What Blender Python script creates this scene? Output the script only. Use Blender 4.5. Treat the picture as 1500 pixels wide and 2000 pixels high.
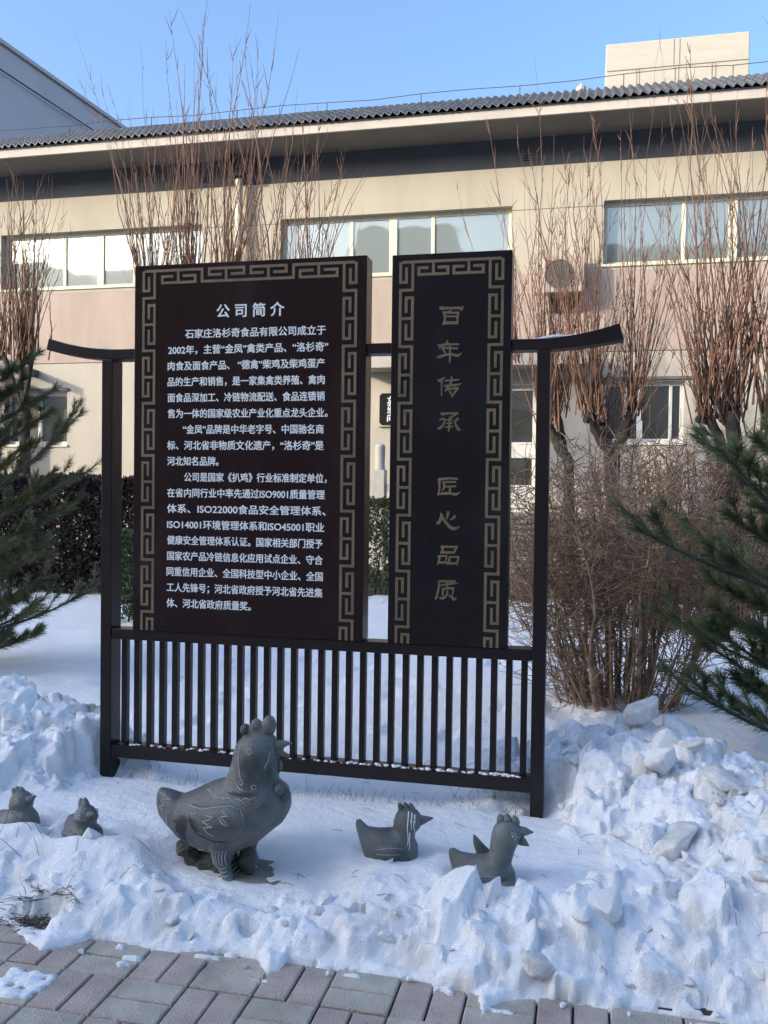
import bpy, bmesh, math, random
import numpy as np
from mathutils import Vector, Matrix
from mathutils.bvhtree import BVHTree

sc = bpy.context.scene
for o in list(bpy.data.objects):
    bpy.data.objects.remove(o)

# ------------------------------------------------------------------ camera
# world: X along the sign and the facade, Y into the picture, Z up, metres
CAM_H = 1.45
F_PX, PITCH, ROLL, YAW = 1750.0, -0.0222, 0.0128, 0.22414      # in pixels of the 1500 x 2000 photograph
def _cam_axes():
    cp, sp, cr, sr = math.cos(PITCH), math.sin(PITCH), math.cos(ROLL), math.sin(ROLL)
    f = np.array([0, cp, sp]); u = np.array([0, -sp, cp]); x = np.array([1.0, 0, 0])
    x2 = cr*x + sr*u; u2 = -sr*x + cr*u
    c, s = math.cos(YAW), math.sin(YAW)
    rz = np.array([[c, -s, 0], [s, c, 0], [0, 0, 1]])
    return rz @ x2, rz @ u2, rz @ f
CX, CU, CF = _cam_axes()
cam = bpy.data.cameras.new('camera'); cam_o = bpy.data.objects.new('camera', cam); sc.collection.objects.link(cam_o)
cam.sensor_fit = 'VERTICAL'; cam.sensor_height = 36.0; cam.sensor_width = 27.0; cam.lens = 36.0*F_PX/2000.0
cam.clip_start = 0.05; cam.clip_end = 1000
cam_o.matrix_world = Matrix(((CX[0], CU[0], -CF[0], 0), (CX[1], CU[1], -CF[1], 0), (CX[2], CU[2], -CF[2], CAM_H), (0, 0, 0, 1)))
sc.camera = cam_o
def _ray(px, py):
    return CF + CX*((px-750)/F_PX) - CU*((py-1000)/F_PX)
def at(px, py, Y):
    "point of the plane at depth Y seen at a photograph pixel"
    d = _ray(px, py); return d*(Y/d[1]) + np.array([0, 0, CAM_H])
def on_ground(px, py, z=0.0):
    d = _ray(px, py); return d*((z-CAM_H)/d[2]) + np.array([0, 0, CAM_H])

# ------------------------------------------------------------------ light
SUN = Vector((1.333, 1.0, -0.50)).normalized()                   # the way the light travels
SUN_EL = math.asin(-SUN.z); SUN_ROT = math.atan2(-SUN.x, -SUN.y) % (2*math.pi)
world = bpy.data.worlds.new('World'); sc.world = world; world.use_nodes = True
nt = world.node_tree; bg = nt.nodes['Background']
sky = nt.nodes.new('ShaderNodeTexSky'); sky.sky_type = 'NISHITA'; sky.sun_disc = False
sky.sun_elevation = SUN_EL; sky.sun_rotation = SUN_ROT
sky.air_density = 1.0; sky.dust_density = 5.0; sky.ozone_density = 4.0
nt.links.new(sky.outputs[0], bg.inputs[0]); bg.inputs[1].default_value = 0.145
sun = bpy.data.lights.new('sun', 'SUN'); sun_o = bpy.data.objects.new('sun', sun); sc.collection.objects.link(sun_o)
sun.energy = 1.2; sun.angle = math.radians(0.5); sun.color = (1.0, 0.86, 0.66)
sun_o.rotation_euler = SUN.to_track_quat('-Z', 'Y').to_euler(); sun_o.location = (-30, -30, 30)
sc.view_settings.view_transform = 'Standard'; sc.view_settings.look = 'None'
sc.view_settings.gamma = 1.0; sc.view_settings.use_curve_mapping = False
sc.view_settings.exposure = 1.73
sc.render.engine = 'CYCLES'
sc.cycles.max_bounces = 6; sc.cycles.diffuse_bounces = 3; sc.cycles.glossy_bounces = 3

# ------------------------------------------------------------------ helpers
COL = sc.collection
def tag(o, label=None, cat=None, group=None, kind=None):
    if label: o['label'] = label
    if cat: o['category'] = cat
    if group: o['group'] = group
    if kind: o['kind'] = kind
    return o
def thing(name, label, cat, loc=(0, 0, 0), group=None):
    o = bpy.data.objects.new(name, None); o.empty_display_size = 0.1; COL.objects.link(o); o.location = loc
    return tag(o, label, cat, group)
class MB:
    def __init__(s): s.v = []; s.f = []
    def add(s, vs, fs):
        b = len(s.v); s.v += [tuple(map(float, p)) for p in vs]; s.f += [tuple(i+b for i in f) for f in fs]; return s
    def box(s, x0, x1, y0, y1, z0, z1):
        return s.add([(x0,y0,z0),(x1,y0,z0),(x1,y1,z0),(x0,y1,z0),(x0,y0,z1),(x1,y0,z1),(x1,y1,z1),(x0,y1,z1)],
                     [(0,3,2,1),(4,5,6,7),(0,1,5,4),(1,2,6,5),(2,3,7,6),(3,0,4,7)])
    def prism_xz(s, poly, y0, y1):
        "polygon in x,z (counter-clockwise seen from -Y) given a depth along Y"
        n = len(poly)
        vs = [(x, y0, z) for x, z in poly] + [(x, y1, z) for x, z in poly]
        fs = [tuple(range(n)), tuple(range(2*n-1, n-1, -1))] + [(i, i+n, (i+1) % n + n, (i+1) % n) for i in range(n)]
        return s.add(vs, fs)
    def ribbon(s, pts, w, y0, y1):
        "mitred band of width w (number or list) along x,z points, front face at y0"
        n = len(pts); P = [np.array(p, float) for p in pts]; W = [w]*n if not hasattr(w, '__len__') else list(w)
        L, R = [], []
        for i in range(n):
            d0 = P[i]-P[i-1] if i else P[1]-P[0]
            d1 = P[i+1]-P[i] if i < n-1 else P[-1]-P[-2]
            d0 = d0/np.linalg.norm(d0); d1 = d1/np.linalg.norm(d1)
            n0 = np.array([-d0[1], d0[0]]); n1 = np.array([-d1[1], d1[0]])
            m = n0+n1; ln = np.linalg.norm(m); m = m/ln if ln > 1e-6 else n0
            k = 1/max(0.5, float(m @ n0))
            L.append(P[i]+m*k*W[i]/2); R.append(P[i]-m*k*W[i]/2)
        vs = []
        for i in range(n):
            vs += [(L[i][0], y0, L[i][1]), (R[i][0], y0, R[i][1]), (L[i][0], y1, L[i][1]), (R[i][0], y1, R[i][1])]
        fs = []
        for i in range(n-1):
            a, b = 4*i, 4*i+4
            fs += [(a, a+1, b+1, b), (a, b, b+2, a+2), (a+1, a+3, b+3, b+1)]
        fs += [(0, 2, 3, 1), (4*n-4, 4*n-3, 4*n-1, 4*n-2)]
        return s.add(vs, fs)
    def tube(s, pts, rad, n=5, cap=True):
        m = len(pts); P = [Vector(p) for p in pts]; R = [rad]*m if not hasattr(rad, '__len__') else rad
        b = len(s.v); u = None
        for i in range(m):
            t = (P[min(i+1, m-1)]-P[max(i-1, 0)])
            if t.length < 1e-9: t = Vector((0, 0, 1))
            t.normalize()
            if u is None:
                u = t.orthogonal().normalized()
            else:
                u = (u - t*u.dot(t)); u = u.normalized() if u.length > 1e-6 else t.orthogonal().normalized()
            w = t.cross(u)
            for k in range(n):
                a = 2*math.pi*k/n; q = P[i] + (u*math.cos(a)+w*math.sin(a))*R[i]; s.v.append((q.x, q.y, q.z))
        for i in range(m-1):
            for k in range(n):
                k2 = (k+1) % n
                s.f.append((b+i*n+k, b+i*n+k2, b+(i+1)*n+k2, b+(i+1)*n+k))
        if cap:
            s.f.append(tuple(b+k for k in range(n-1, -1, -1))); s.f.append(tuple(b+(m-1)*n+k for k in range(n)))
        return s
    def ball(s, c, r, nu=14, nv=9):
        r = (r, r, r) if not hasattr(r, '__len__') else r
        vs = [(c[0], c[1], c[2]-r[2])]
        for i in range(1, nv):
            a = -math.pi/2 + math.pi*i/nv
            for k in range(nu):
                t = 2*math.pi*k/nu
                vs.append((c[0]+r[0]*math.cos(a)*math.cos(t), c[1]+r[1]*math.cos(a)*math.sin(t), c[2]+r[2]*math.sin(a)))
        vs.append((c[0], c[1], c[2]+r[2])); fs = []
        for k in range(nu): fs.append((0, 1+(k+1) % nu, 1+k))
        for i in range(nv-2):
            for k in range(nu):
                a = 1+i*nu; fs.append((a+k, a+(k+1) % nu, a+nu+(k+1) % nu, a+nu+k))
        t = len(vs)-1; a = 1+(nv-2)*nu
        for k in range(nu): fs.append((t, a+k, a+(k+1) % nu))
        return s.add(vs, fs)
    def loft(s, rings):
        "closed loft through equal-length rings of points"
        n = len(rings[0]); b = len(s.v)
        for r in rings: s.v += [tuple(map(float, p)) for p in r]
        for i in range(len(rings)-1):
            for k in range(n):
                k2 = (k+1) % n; s.f.append((b+i*n+k, b+i*n+k2, b+(i+1)*n+k2, b+(i+1)*n+k))
        s.f.append(tuple(b+k for k in range(n-1, -1, -1))); s.f.append(tuple(b+(len(rings)-1)*n+k for k in range(n)))
        return s
    def mesh(s, name, m=None, smooth=False):
        me = bpy.data.meshes.new(name); me.from_pydata(s.v, [], s.f)
        if m: me.materials.append(m)
        if smooth: me.polygons.foreach_set('use_smooth', [True]*len(me.polygons))
        me.update(); return me
    def build(s, name, m=None, parent=None, smooth=False, bevel=0, fix=True):
        return link(name, s.mesh(name, m, smooth), parent, bevel, fix)
def link(name, me, parent=None, bevel=0, fix=True):
    if fix and len(me.polygons) < 60000:
        bm = bmesh.new(); bm.from_mesh(me); bmesh.ops.recalc_face_normals(bm, faces=bm.faces); bm.to_mesh(me); bm.free()
    o = bpy.data.objects.new(name, me); COL.objects.link(o)
    if parent is not None:
        o.parent = parent
        p = parent
        while p is not None:
            o.location -= p.location; p = p.parent
    if bevel:
        b = o.modifiers.new('bevel', 'BEVEL'); b.width = bevel; b.segments = 2; b.limit_method = 'ANGLE'
    return o
def setpos(o, loc):
    o.location = loc

# numpy noise ------------------------------------------------------------
def _hash(ix, iy, seed):
    h = (ix.astype(np.int64)*374761393 + iy.astype(np.int64)*668265263 + seed*982451653) & 0xffffffff
    h = ((h ^ (h >> 13))*1274126177) & 0xffffffff
    return (h ^ (h >> 16)) & 0xffffffff
def perlin(x, y, seed=0):
    x = np.asarray(x, float); y = np.asarray(y, float)
    xi = np.floor(x); yi = np.floor(y); xf = x-xi; yf = y-yi
    u = xf*xf*xf*(xf*(xf*6-15)+10); v = yf*yf*yf*(yf*(yf*6-15)+10)
    def g(a, b):
        t = _hash(xi+a, yi+b, seed)/4294967296.0*2*np.pi
        return np.cos(t)*(xf-a)+np.sin(t)*(yf-b)
    return ((g(0, 0)*(1-u)+g(1, 0)*u)*(1-v) + (g(0, 1)*(1-u)+g(1, 1)*u)*v)*1.4
def fbm(x, y, octv=4, seed=0, gain=0.5):
    a, s, t = 1.0, 0.0, 0.0
    for i in range(octv):
        s = s+a*perlin(x*2**i, y*2**i, seed+i*17); t += a; a *= gain
    return s/t
def sstep(a, b, x):
    t = np.clip((x-a)/(b-a), 0, 1); return t*t*(3-2*t)

# materials ----------------------------------------------------------------
def pm(name, col, col2=None, scale=6.0, rough=0.7, bump=0.0, bscale=60.0, spec=0.3, metal=0.0, stretch=(1, 1, 1), detail=6, lo=0.35, hi=0.65, rough_var=0.0, coat=0.0):
    m = bpy.data.materials.new(name); m.use_nodes = True; n = m.node_tree; p = n.nodes['Principled BSDF']
    p.inputs['Roughness'].default_value = rough; p.inputs['Specular IOR Level'].default_value = spec; p.inputs['Metallic'].default_value = metal
    if coat: p.inputs['Coat Weight'].default_value = coat; p.inputs['Coat Roughness'].default_value = 0.12
    tc = n.nodes.new('ShaderNodeTexCoord'); mp = n.nodes.new('ShaderNodeMapping'); mp.inputs['Scale'].default_value = stretch
    n.links.new(tc.outputs['Object'], mp.inputs[0])
    if col2 is None: col2 = tuple(c*0.8 for c in col)
    nz = n.nodes.new('ShaderNodeTexNoise'); nz.inputs['Scale'].default_value = scale; nz.inputs['Detail'].default_value = detail; nz.inputs['Roughness'].default_value = 0.6
    n.links.new(mp.outputs[0], nz.inputs['Vector'])
    rp = n.nodes.new('ShaderNodeValToRGB'); rp.color_ramp.elements[0].position = lo; rp.color_ramp.elements[1].position = hi
    rp.color_ramp.elements[0].color = (*col2, 1); rp.color_ramp.elements[1].color = (*col, 1)
    n.links.new(nz.outputs['Fac'], rp.inputs[0]); n.links.new(rp.outputs[0], p.inputs['Base Color'])
    if rough_var:
        mr = n.nodes.new('ShaderNodeMapRange'); mr.inputs['To Min'].default_value = rough-rough_var; mr.inputs['To Max'].default_value = rough+rough_var
        n.links.new(nz.outputs['Fac'], mr.inputs['Value']); n.links.new(mr.outputs[0], p.inputs['Roughness'])
    if bump:
        nb = n.nodes.new('ShaderNodeTexNoise'); nb.inputs['Scale'].default_value = bscale; nb.inputs['Detail'].default_value = 5
        n.links.new(mp.outputs[0], nb.inputs['Vector'])
        bp = n.nodes.new('ShaderNodeBump'); bp.inputs['Strength'].default_value = bump; bp.inputs['Distance'].default_value = 0.01
        n.links.new(nb.outputs['Fac'], bp.inputs['Height']); n.links.new(bp.outputs[0], p.inputs['Normal'])
    return m
def attr_mix(m, attr, col, amount=1.0):
    "tint a material with a vertex attribute (stains and dirt that belong to the thing)"
    n = m.node_tree; p = n.nodes['Principled BSDF']; src = p.inputs['Base Color'].links[0].from_socket
    a = n.nodes.new('ShaderNodeAttribute'); a.attribute_name = attr
    mx = n.nodes.new('ShaderNodeMix'); mx.data_type = 'RGBA'
    mu = n.nodes.new('ShaderNodeMath'); mu.operation = 'MULTIPLY'; mu.inputs[1].default_value = amount; mu.use_clamp = True
    n.links.new(a.outputs['Fac'], mu.inputs[0]); n.links.new(mu.outputs[0], mx.inputs['Factor'])
    n.links.new(src, mx.inputs[6]); mx.inputs[7].default_value = (*col, 1)
    n.links.new(mx.outputs[2], p.inputs['Base Color']); return m
def glass_mat(name, inner, refl, tint=(0.92, 0.97, 1.0), rough=0.03):
    m = bpy.data.materials.new(name); m.use_nodes = True; n = m.node_tree; p = n.nodes['Principled BSDF']
    p.inputs['Base Color'].default_value = (*inner, 1); p.inputs['Roughness'].default_value = 0.4
    g = n.nodes.new('ShaderNodeBsdfGlossy'); g.inputs['Color'].default_value = (*tint, 1); g.inputs['Roughness'].default_value = rough
    mx = n.nodes.new('ShaderNodeMixShader'); mx.inputs[0].default_value = refl
    tc = n.nodes.new('ShaderNodeTexCoord'); nz = n.nodes.new('ShaderNodeTexNoise'); nz.inputs['Scale'].default_value = 1.3; nz.inputs['Detail'].default_value = 1
    n.links.new(tc.outputs['Object'], nz.inputs['Vector'])
    bp = n.nodes.new('ShaderNodeBump'); bp.inputs['Strength'].default_value = 0.06; bp.inputs['Distance'].default_value = 0.1
    n.links.new(nz.outputs['Fac'], bp.inputs['Height']); n.links.new(bp.outputs[0], g.inputs['Normal'])
    n.links.new(p.outputs[0], mx.inputs[1]); n.links.new(g.outputs[0], mx.inputs[2])
    n.links.new(mx.outputs[0], n.nodes['Material Output'].inputs['Surface']); return m

M = {}
M['snow'] = pm('snow', (0.965, 0.965, 0.965), (0.93, 0.935, 0.94), scale=3, rough=0.55, bump=0.5, bscale=170, spec=0.25)
def grit(m):
    n = m.node_tree; p = n.nodes['Principled BSDF']; src = p.inputs['Base Color'].links[0].from_socket
    tc = [x for x in n.nodes if x.type == 'TEX_COORD'][0]
    nz = n.nodes.new('ShaderNodeTexNoise'); nz.inputs['Scale'].default_value = 95; nz.inputs['Detail'].default_value = 2
    rp = n.nodes.new('ShaderNodeValToRGB'); rp.color_ramp.elements[0].position = .66; rp.color_ramp.elements[1].position = .74
    n2 = n.nodes.new('ShaderNodeTexNoise'); n2.inputs['Scale'].default_value = 5; n2.inputs['Detail'].default_value = 3
    r2 = n.nodes.new('ShaderNodeValToRGB'); r2.color_ramp.elements[0].position = .42; r2.color_ramp.elements[1].position = .66
    a = n.nodes.new('ShaderNodeAttribute'); a.attribute_name = 'rough'
    mu = n.nodes.new('ShaderNodeMath'); mu.operation = 'MULTIPLY'; m2 = n.nodes.new('ShaderNodeMath'); m2.operation = 'MULTIPLY'; m2.use_clamp = True
    n.links.new(tc.outputs['Object'], nz.inputs['Vector']); n.links.new(nz.outputs['Fac'], rp.inputs[0]); n.links.new(tc.outputs['Object'], n2.inputs['Vector']); n.links.new(n2.outputs['Fac'], r2.inputs[0])
    n.links.new(rp.outputs[0], mu.inputs[0]); n.links.new(r2.outputs[0], mu.inputs[1]); n.links.new(mu.outputs[0], m2.inputs[0]); n.links.new(a.outputs['Fac'], m2.inputs[1])
    mx = n.nodes.new('ShaderNodeMix'); mx.data_type = 'RGBA'; n.links.new(m2.outputs[0], mx.inputs['Factor']); n.links.new(src, mx.inputs[6]); mx.inputs[7].default_value = (.22, .17, .12, 1)
    n.links.new(mx.outputs[2], p.inputs['Base Color'])
def second_bump(m, scale, strength, dist):
    n = m.node_tree; p = n.nodes['Principled BSDF']; b0 = [x for x in n.nodes if x.type == 'BUMP'][0]
    tc = [x for x in n.nodes if x.type == 'TEX_COORD'][0]; nz = n.nodes.new('ShaderNodeTexNoise'); nz.inputs['Scale'].default_value = scale; nz.inputs['Detail'].default_value = 4
    b = n.nodes.new('ShaderNodeBump'); b.inputs['Strength'].default_value = strength; b.inputs['Distance'].default_value = dist
    n.links.new(tc.outputs['Object'], nz.inputs['Vector']); n.links.new(nz.outputs['Fac'], b.inputs['Height']); n.links.new(b.outputs[0], b0.inputs['Normal'])
second_bump(M['snow'], 28, .6, .015)
attr_mix(M['snow'], 'dirt', (0.46, 0.43, 0.37), 0.95)
grit(M['snow'])
M['ice'] = pm('dirty_ice', (0.84, 0.85, 0.85), (0.62, 0.60, 0.56), scale=3.0, rough=0.35, bump=0.35, bscale=40, spec=0.5)
M['snow_lump'] = pm('snow_lump', (0.93, 0.94, 0.95), (0.80, 0.80, 0.79), scale=6, rough=0.6, bump=0.4, bscale=80)
M['sign'] = pm('sign_paint', (0.020, 0.012, 0.012), (0.014, 0.009, 0.010), scale=5, rough=0.34, spec=0.35, stretch=(1, 1, .4), rough_var=.08)
M['panel'] = pm('panel_paint', (0.038, 0.024, 0.024), (0.018, 0.006, 0.006), scale=3.5, rough=0.24, spec=0.35, stretch=(1, 1, .35), rough_var=.08, lo=.52, hi=.85, detail=9)
M['panel2'] = pm('panel_paint_dark', (0.030, 0.029, 0.036), (0.010, 0.006, 0.008), scale=3.5, rough=0.30, spec=0.35, stretch=(1, 1, .35), rough_var=.08, lo=.52, hi=.88, detail=9)
M['gold'] = pm('dull_gold', (0.25, 0.18, 0.105), (0.155, 0.118, 0.078), scale=7, rough=0.45, spec=0.5, metal=0.1, bump=.05)
M['white_paint'] = pm('lettering_white', (0.90, 0.92, 0.93), (0.84, 0.86, 0.88), scale=20, rough=0.5)
M['stone'] = pm('grey_carved_stone', (0.185, 0.198, 0.192), (0.032, 0.037, 0.038), scale=5.5, rough=0.40, bump=0.5, bscale=140, spec=0.5, lo=.28, hi=.66, detail=9, rough_var=.12)
attr_mix(M['stone'], 'stain', (0.012, 0.012, 0.014), 1.0)
M['carve'] = pm('pale_carving', (0.46, 0.49, 0.49), (0.34, 0.37, 0.37), scale=30, rough=0.7)
M['rock'] = pm('rough_rock', (0.13, 0.12, 0.10), (0.03, 0.03, 0.028), scale=9, rough=0.6, bump=0.8, bscale=35)
M['slab'] = pm('slab_stone', (0.30, 0.28, 0.24), (0.18, 0.17, 0.15), scale=9, rough=0.7, bump=.2)
M['w_cream'] = pm('render_cream', (0.475, 0.43, 0.345), (0.39, 0.352, 0.285), scale=1.6, rough=0.9, bump=0.15, bscale=40, spec=.1, stretch=(1, 1, .22), detail=9, lo=.25, hi=.6)
M['w_pink'] = pm('render_pink', (0.455, 0.365, 0.31), (0.37, 0.30, 0.255), scale=1.8, rough=0.9, bump=0.15, bscale=40, spec=.1, stretch=(1, 1, .18), detail=9, lo=.25, hi=.6)
M['w_low'] = pm('render_pale', (0.50, 0.455, 0.385), (0.40, 0.37, 0.315), scale=1.6, rough=0.9, bump=0.15, bscale=40, spec=.1, stretch=(1, 1, .3), detail=9, lo=.25, hi=.6)
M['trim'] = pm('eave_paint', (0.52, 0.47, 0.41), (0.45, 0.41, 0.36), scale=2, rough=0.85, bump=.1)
M['band'] = pm('eave_shade_slate', (0.105, 0.108, 0.115), (0.085, 0.088, 0.095), scale=1.5, rough=0.85, spec=.1)  # slate tone stands for the shade under the eave
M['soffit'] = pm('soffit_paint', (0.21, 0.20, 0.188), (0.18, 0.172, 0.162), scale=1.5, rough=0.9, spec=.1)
M['groove'] = pm('joint_grey', (0.16, 0.15, 0.14), rough=0.9)
M['tile'] = pm('grey_roof_tile', (0.115, 0.12, 0.13), (0.06, 0.062, 0.07), scale=9, rough=0.45, bump=.2, spec=.5)
M['frame'] = pm('cream_upvc', (0.72, 0.68, 0.52), (0.66, 0.62, 0.48), scale=5, rough=0.45)
M['frame_w'] = pm('white_upvc', (0.74, 0.73, 0.68), (0.68, 0.67, 0.62), scale=5, rough=0.45)
M['glass'] = glass_mat('window_glass', (0.20, 0.235, 0.22), 0.22, (0.92, 0.94, 0.88))
M['glass_low'] = glass_mat('ground_floor_glass', (0.035, 0.035, 0.03), 0.14)
M['dark'] = pm('dark_void', (0.02, 0.02, 0.022), rough=0.8)
M['pipe'] = pm('downpipe_paint', (0.56, 0.51, 0.43), (0.5, 0.46, 0.39), scale=4, rough=0.6)
M['acw'] = pm('ac_casing', (0.47, 0.40, 0.33), (0.40, 0.34, 0.28), scale=4, rough=0.5)
M['acg'] = pm('ac_grille', (0.12, 0.15, 0.14), (0.07, 0.09, 0.09), scale=20, rough=0.6)
M['metal'] = pm('black_steel', (0.03, 0.03, 0.03), rough=0.5)
M['box'] = pm('rooftop_box_panel', (0.47, 0.44, 0.375), (0.42, 0.395, 0.34), scale=1.5, rough=0.7, stretch=(1, 1, 4))
M['grey_wall'] = pm('grey_render', (0.78, 0.66, 0.62), (0.73, 0.62, 0.58), scale=.8, rough=0.9, spec=.1)
M['wire'] = pm('rusty_wire', (0.10, 0.075, 0.07), rough=0.7)
M['bark'] = pm('dark_bark', (0.060, 0.050, 0.042), (0.030, 0.025, 0.021), scale=14, rough=0.9, bump=.6, bscale=30)
M['shoot'] = pm('red_brown_shoot', (0.235, 0.118, 0.072), (0.11, 0.066, 0.048), scale=3, rough=0.6)
M['twig'] = pm('brown_twig', (0.44, 0.30, 0.19), (0.15, 0.10, 0.068), scale=9, rough=0.8)
M['twig2'] = pm('dry_hedge_twig', (0.22, 0.13, 0.09), (0.12, 0.075, 0.055), scale=6, rough=0.8)
M['pine'] = pm('pine_needles', (0.165, 0.19, 0.07), (0.05, 0.078, 0.032), scale=5, rough=0.5, spec=.4)
M['pine_y'] = pm('pine_needles_yellowish', (0.16, 0.165, 0.052), (0.046, 0.064, 0.027), scale=4, rough=0.5, spec=.4)
M['pbark'] = pm('pine_bark', (0.13, 0.115, 0.10), (0.08, 0.07, 0.06), scale=20, rough=0.9, bump=.5)
M['leaf'] = pm('box_leaf', (0.075, 0.095, 0.028), (0.03, 0.055, 0.02), scale=5, rough=0.5, spec=.4)
M['leaf_red'] = pm('dark_hedge_leaf', (0.05, 0.035, 0.028), (0.022, 0.017, 0.015), scale=5, rough=0.7)
M['brick_g'] = pm('grey_paver', (0.58, 0.52, 0.435), (0.33, 0.295, 0.25), scale=7, rough=0.8, bump=.8, bscale=150, lo=.2, hi=.62, detail=10)
M['brick_r'] = pm('red_paver', (0.58, 0.475, 0.41), (0.34, 0.275, 0.24), scale=7, rough=0.8, bump=.8, bscale=150, lo=.2, hi=.62, detail=10)
M['joint'] = pm('joint_soil', (0.07, 0.055, 0.045), rough=0.95)
M['soil'] = pm('leaf_litter', (0.12, 0.092, 0.062), (0.05, 0.04, 0.03), scale=8, rough=0.95, bump=.8, bscale=25)
M['straw'] = pm('dry_grass', (0.16, 0.13, 0.075), (0.07, 0.06, 0.04), scale=8, rough=0.8)
M['cobble'] = pm('bluish_rubble', (0.22, 0.22, 0.22), (0.12, 0.115, 0.115), scale=7, rough=0.85, bump=.6, bscale=12, stretch=(1, 1, 3))
M['marble'] = pm('pale_balustrade', (0.50, 0.49, 0.46), (0.40, 0.39, 0.37), scale=5, rough=0.7, bump=.3)
M['black'] = pm('black_plaque', (0.012, 0.012, 0.012), rough=0.35)
M['asph'] = pm('asphalt', (0.06, 0.06, 0.06), (0.045, 0.045, 0.045), scale=5, rough=0.9)
M['green_cloth'] = pm('faded_green_cloth', (0.17, 0.25, 0.19), (0.12, 0.19, 0.14), scale=9, rough=0.9)

# ------------------------------------------------------------------ pavement and snow
def build_pavement():
    o = MB().box(-4.6, 2.6, -.2, 2.62, -0.30, -0.012).build('pavement', M['joint'])
    me = o.data; me.materials.append(M['brick_g']); me.materials.append(M['brick_r'])
    rng = random.Random(4); bm = bmesh.new(); bm.from_mesh(me)
    S = 0.2; X0, Y0 = -1.318, 2.197
    def brick(x0, x1, y0, y1, mi):
        g = 0.0032; z = rng.uniform(-.002, .003); tx, ty = rng.uniform(-.004, .004), rng.uniform(-.004, .004)
        x0 += g+rng.uniform(0, .001); x1 -= g; y0 += g; y1 -= g+rng.uniform(0, .001); b = 0.004
        cx, cy = (x0+x1)/2, (y0+y1)/2
        def V(x, y, zz): return bm.verts.new((x, y, zz+z+(x-cx)*tx+(y-cy)*ty))
        lo = [V(x0, y0, -.03), V(x1, y0, -.03), V(x1, y1, -.03), V(x0, y1, -.03)]
        mid = [V(x0, y0, -b), V(x1, y0, -b), V(x1, y1, -b), V(x0, y1, -b)]
        top = [V(x0+b, y0+b, 0), V(x1-b, y0+b, 0), V(x1-b, y1-b, 0), V(x0+b, y1-b, 0)]
        for A, B in ((lo, mid), (mid, top)):
            for k in range(4): bm.faces.new((A[k], A[(k+1) % 4], B[(k+1) % 4], B[k])).material_index = mi
        bm.faces.new(top).material_index = mi
    for i in range(-14, 18):
        for j in range(-12, 3):
            x = X0+i*S; y = Y0+j*S
            if y+S > 2.62+.0001: continue
            if (i+j) % 2 == 0:
                brick(x, x+S, y, y+S/2, 1); brick(x, x+S, y+S/2, y+S, 1)
            else:
                brick(x, x+S/2, y, y+S, 2); brick(x+S/2, x+S, y, y+S, 2)
    bm.to_mesh(me); bm.free(); tag(o, kind='structure')
    ex = MB(); ex.box(-60, -4.602, -5, 2.62, -.30, -.004); ex.box(2.602, 60, -5, 2.62, -.30, -.004); ex.box(-4.602, 2.602, -5, -.202, -.3, -.004)
    tag(ex.build('paved_forecourt', M['brick_g']), kind='structure')
    tag(MB().box(-60, 60, -13.9, -5, -.3, .06).build('added_bounce_snow', M['snow_lump']), kind='structure')  # unseen snow strip behind the camera, added to bounce sky light forward
    g = MB(); g.box(-60, 60, 2.62, 80, -0.35, 0.0).build('soil_ground', M['soil'])
    tag(bpy.data.objects['soil_ground'], kind='structure')
build_pavement()

EDGE_PX = [(-400,1770),(-150,1790),(0,1800),(20,1812),(75,1862),(120,1850),(180,1834),(240,1842),(300,1856),(345,1863),(400,1860),(440,1856),(500,1872),(520,1905),(545,1898),(560,1880),(620,1886),(690,1895),(750,1908),(810,1914),(880,1932),(930,1945),(942,1992),(955,1970),(1012,1952),(1100,1957),(1190,1972),(1250,1969),(1350,1984),(1400,1996),(1600,2015),(2000,2040)]
EDGE = np.array([on_ground(x, y)[:2] for x, y in EDGE_PX])
RIDGES = [  # ridge polylines of ploughed heaps: x, y, height, slope
    ([(-.06, 3.95, .14), (.05, 4.06, .27), (.2, 4.15, .41), (.36, 3.95, .37), (.52, 3.72, .36), (.75, 3.45, .37), (1.05, 3.2, .40), (1.5, 3.05, .44), (2.4, 2.95, .5)], .40),
    ([(-4.2, 3.9, .52), (-3.3, 3.85, .50), (-2.75, 3.85, .44), (-2.5, 3.85, .40), (-2.33, 3.82, .29), (-2.26, 3.82, .17)], .50),
]
def pile_h(X, Y):
    out = np.full(X.shape, -9.0)
    for pts, sl in RIDGES:
        for a, b in zip(pts[:-1], pts[1:]):
            n = max(2, int(math.hypot(b[0]-a[0], b[1]-a[1])/.04))
            for t in np.linspace(0, 1, n):
                x, y, z = [a[k]+(b[k]-a[k])*t for k in range(3)]
                d = np.sqrt((X-x)**2+(np.where(Y > y, 1.5, 1.0)*(Y-y))**2+.006)
                out = np.maximum(out, z-sl*d+.03)
    return out
HEN = np.array([-1.14, 2.98, 0.075])
CH = [(-2.12, 3.05), (-1.83, 3.0), (-.655, 3.1), (-.30, 3.0)]
def post_dip(X, Y):
    k = 0.0
    for px in (-.21, -2.09):
        k = np.maximum(k, sstep(1.25, .6, np.sqrt(((X-px)/.17)**2+((Y-3.62)/.20)**2)))
    return k
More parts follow.
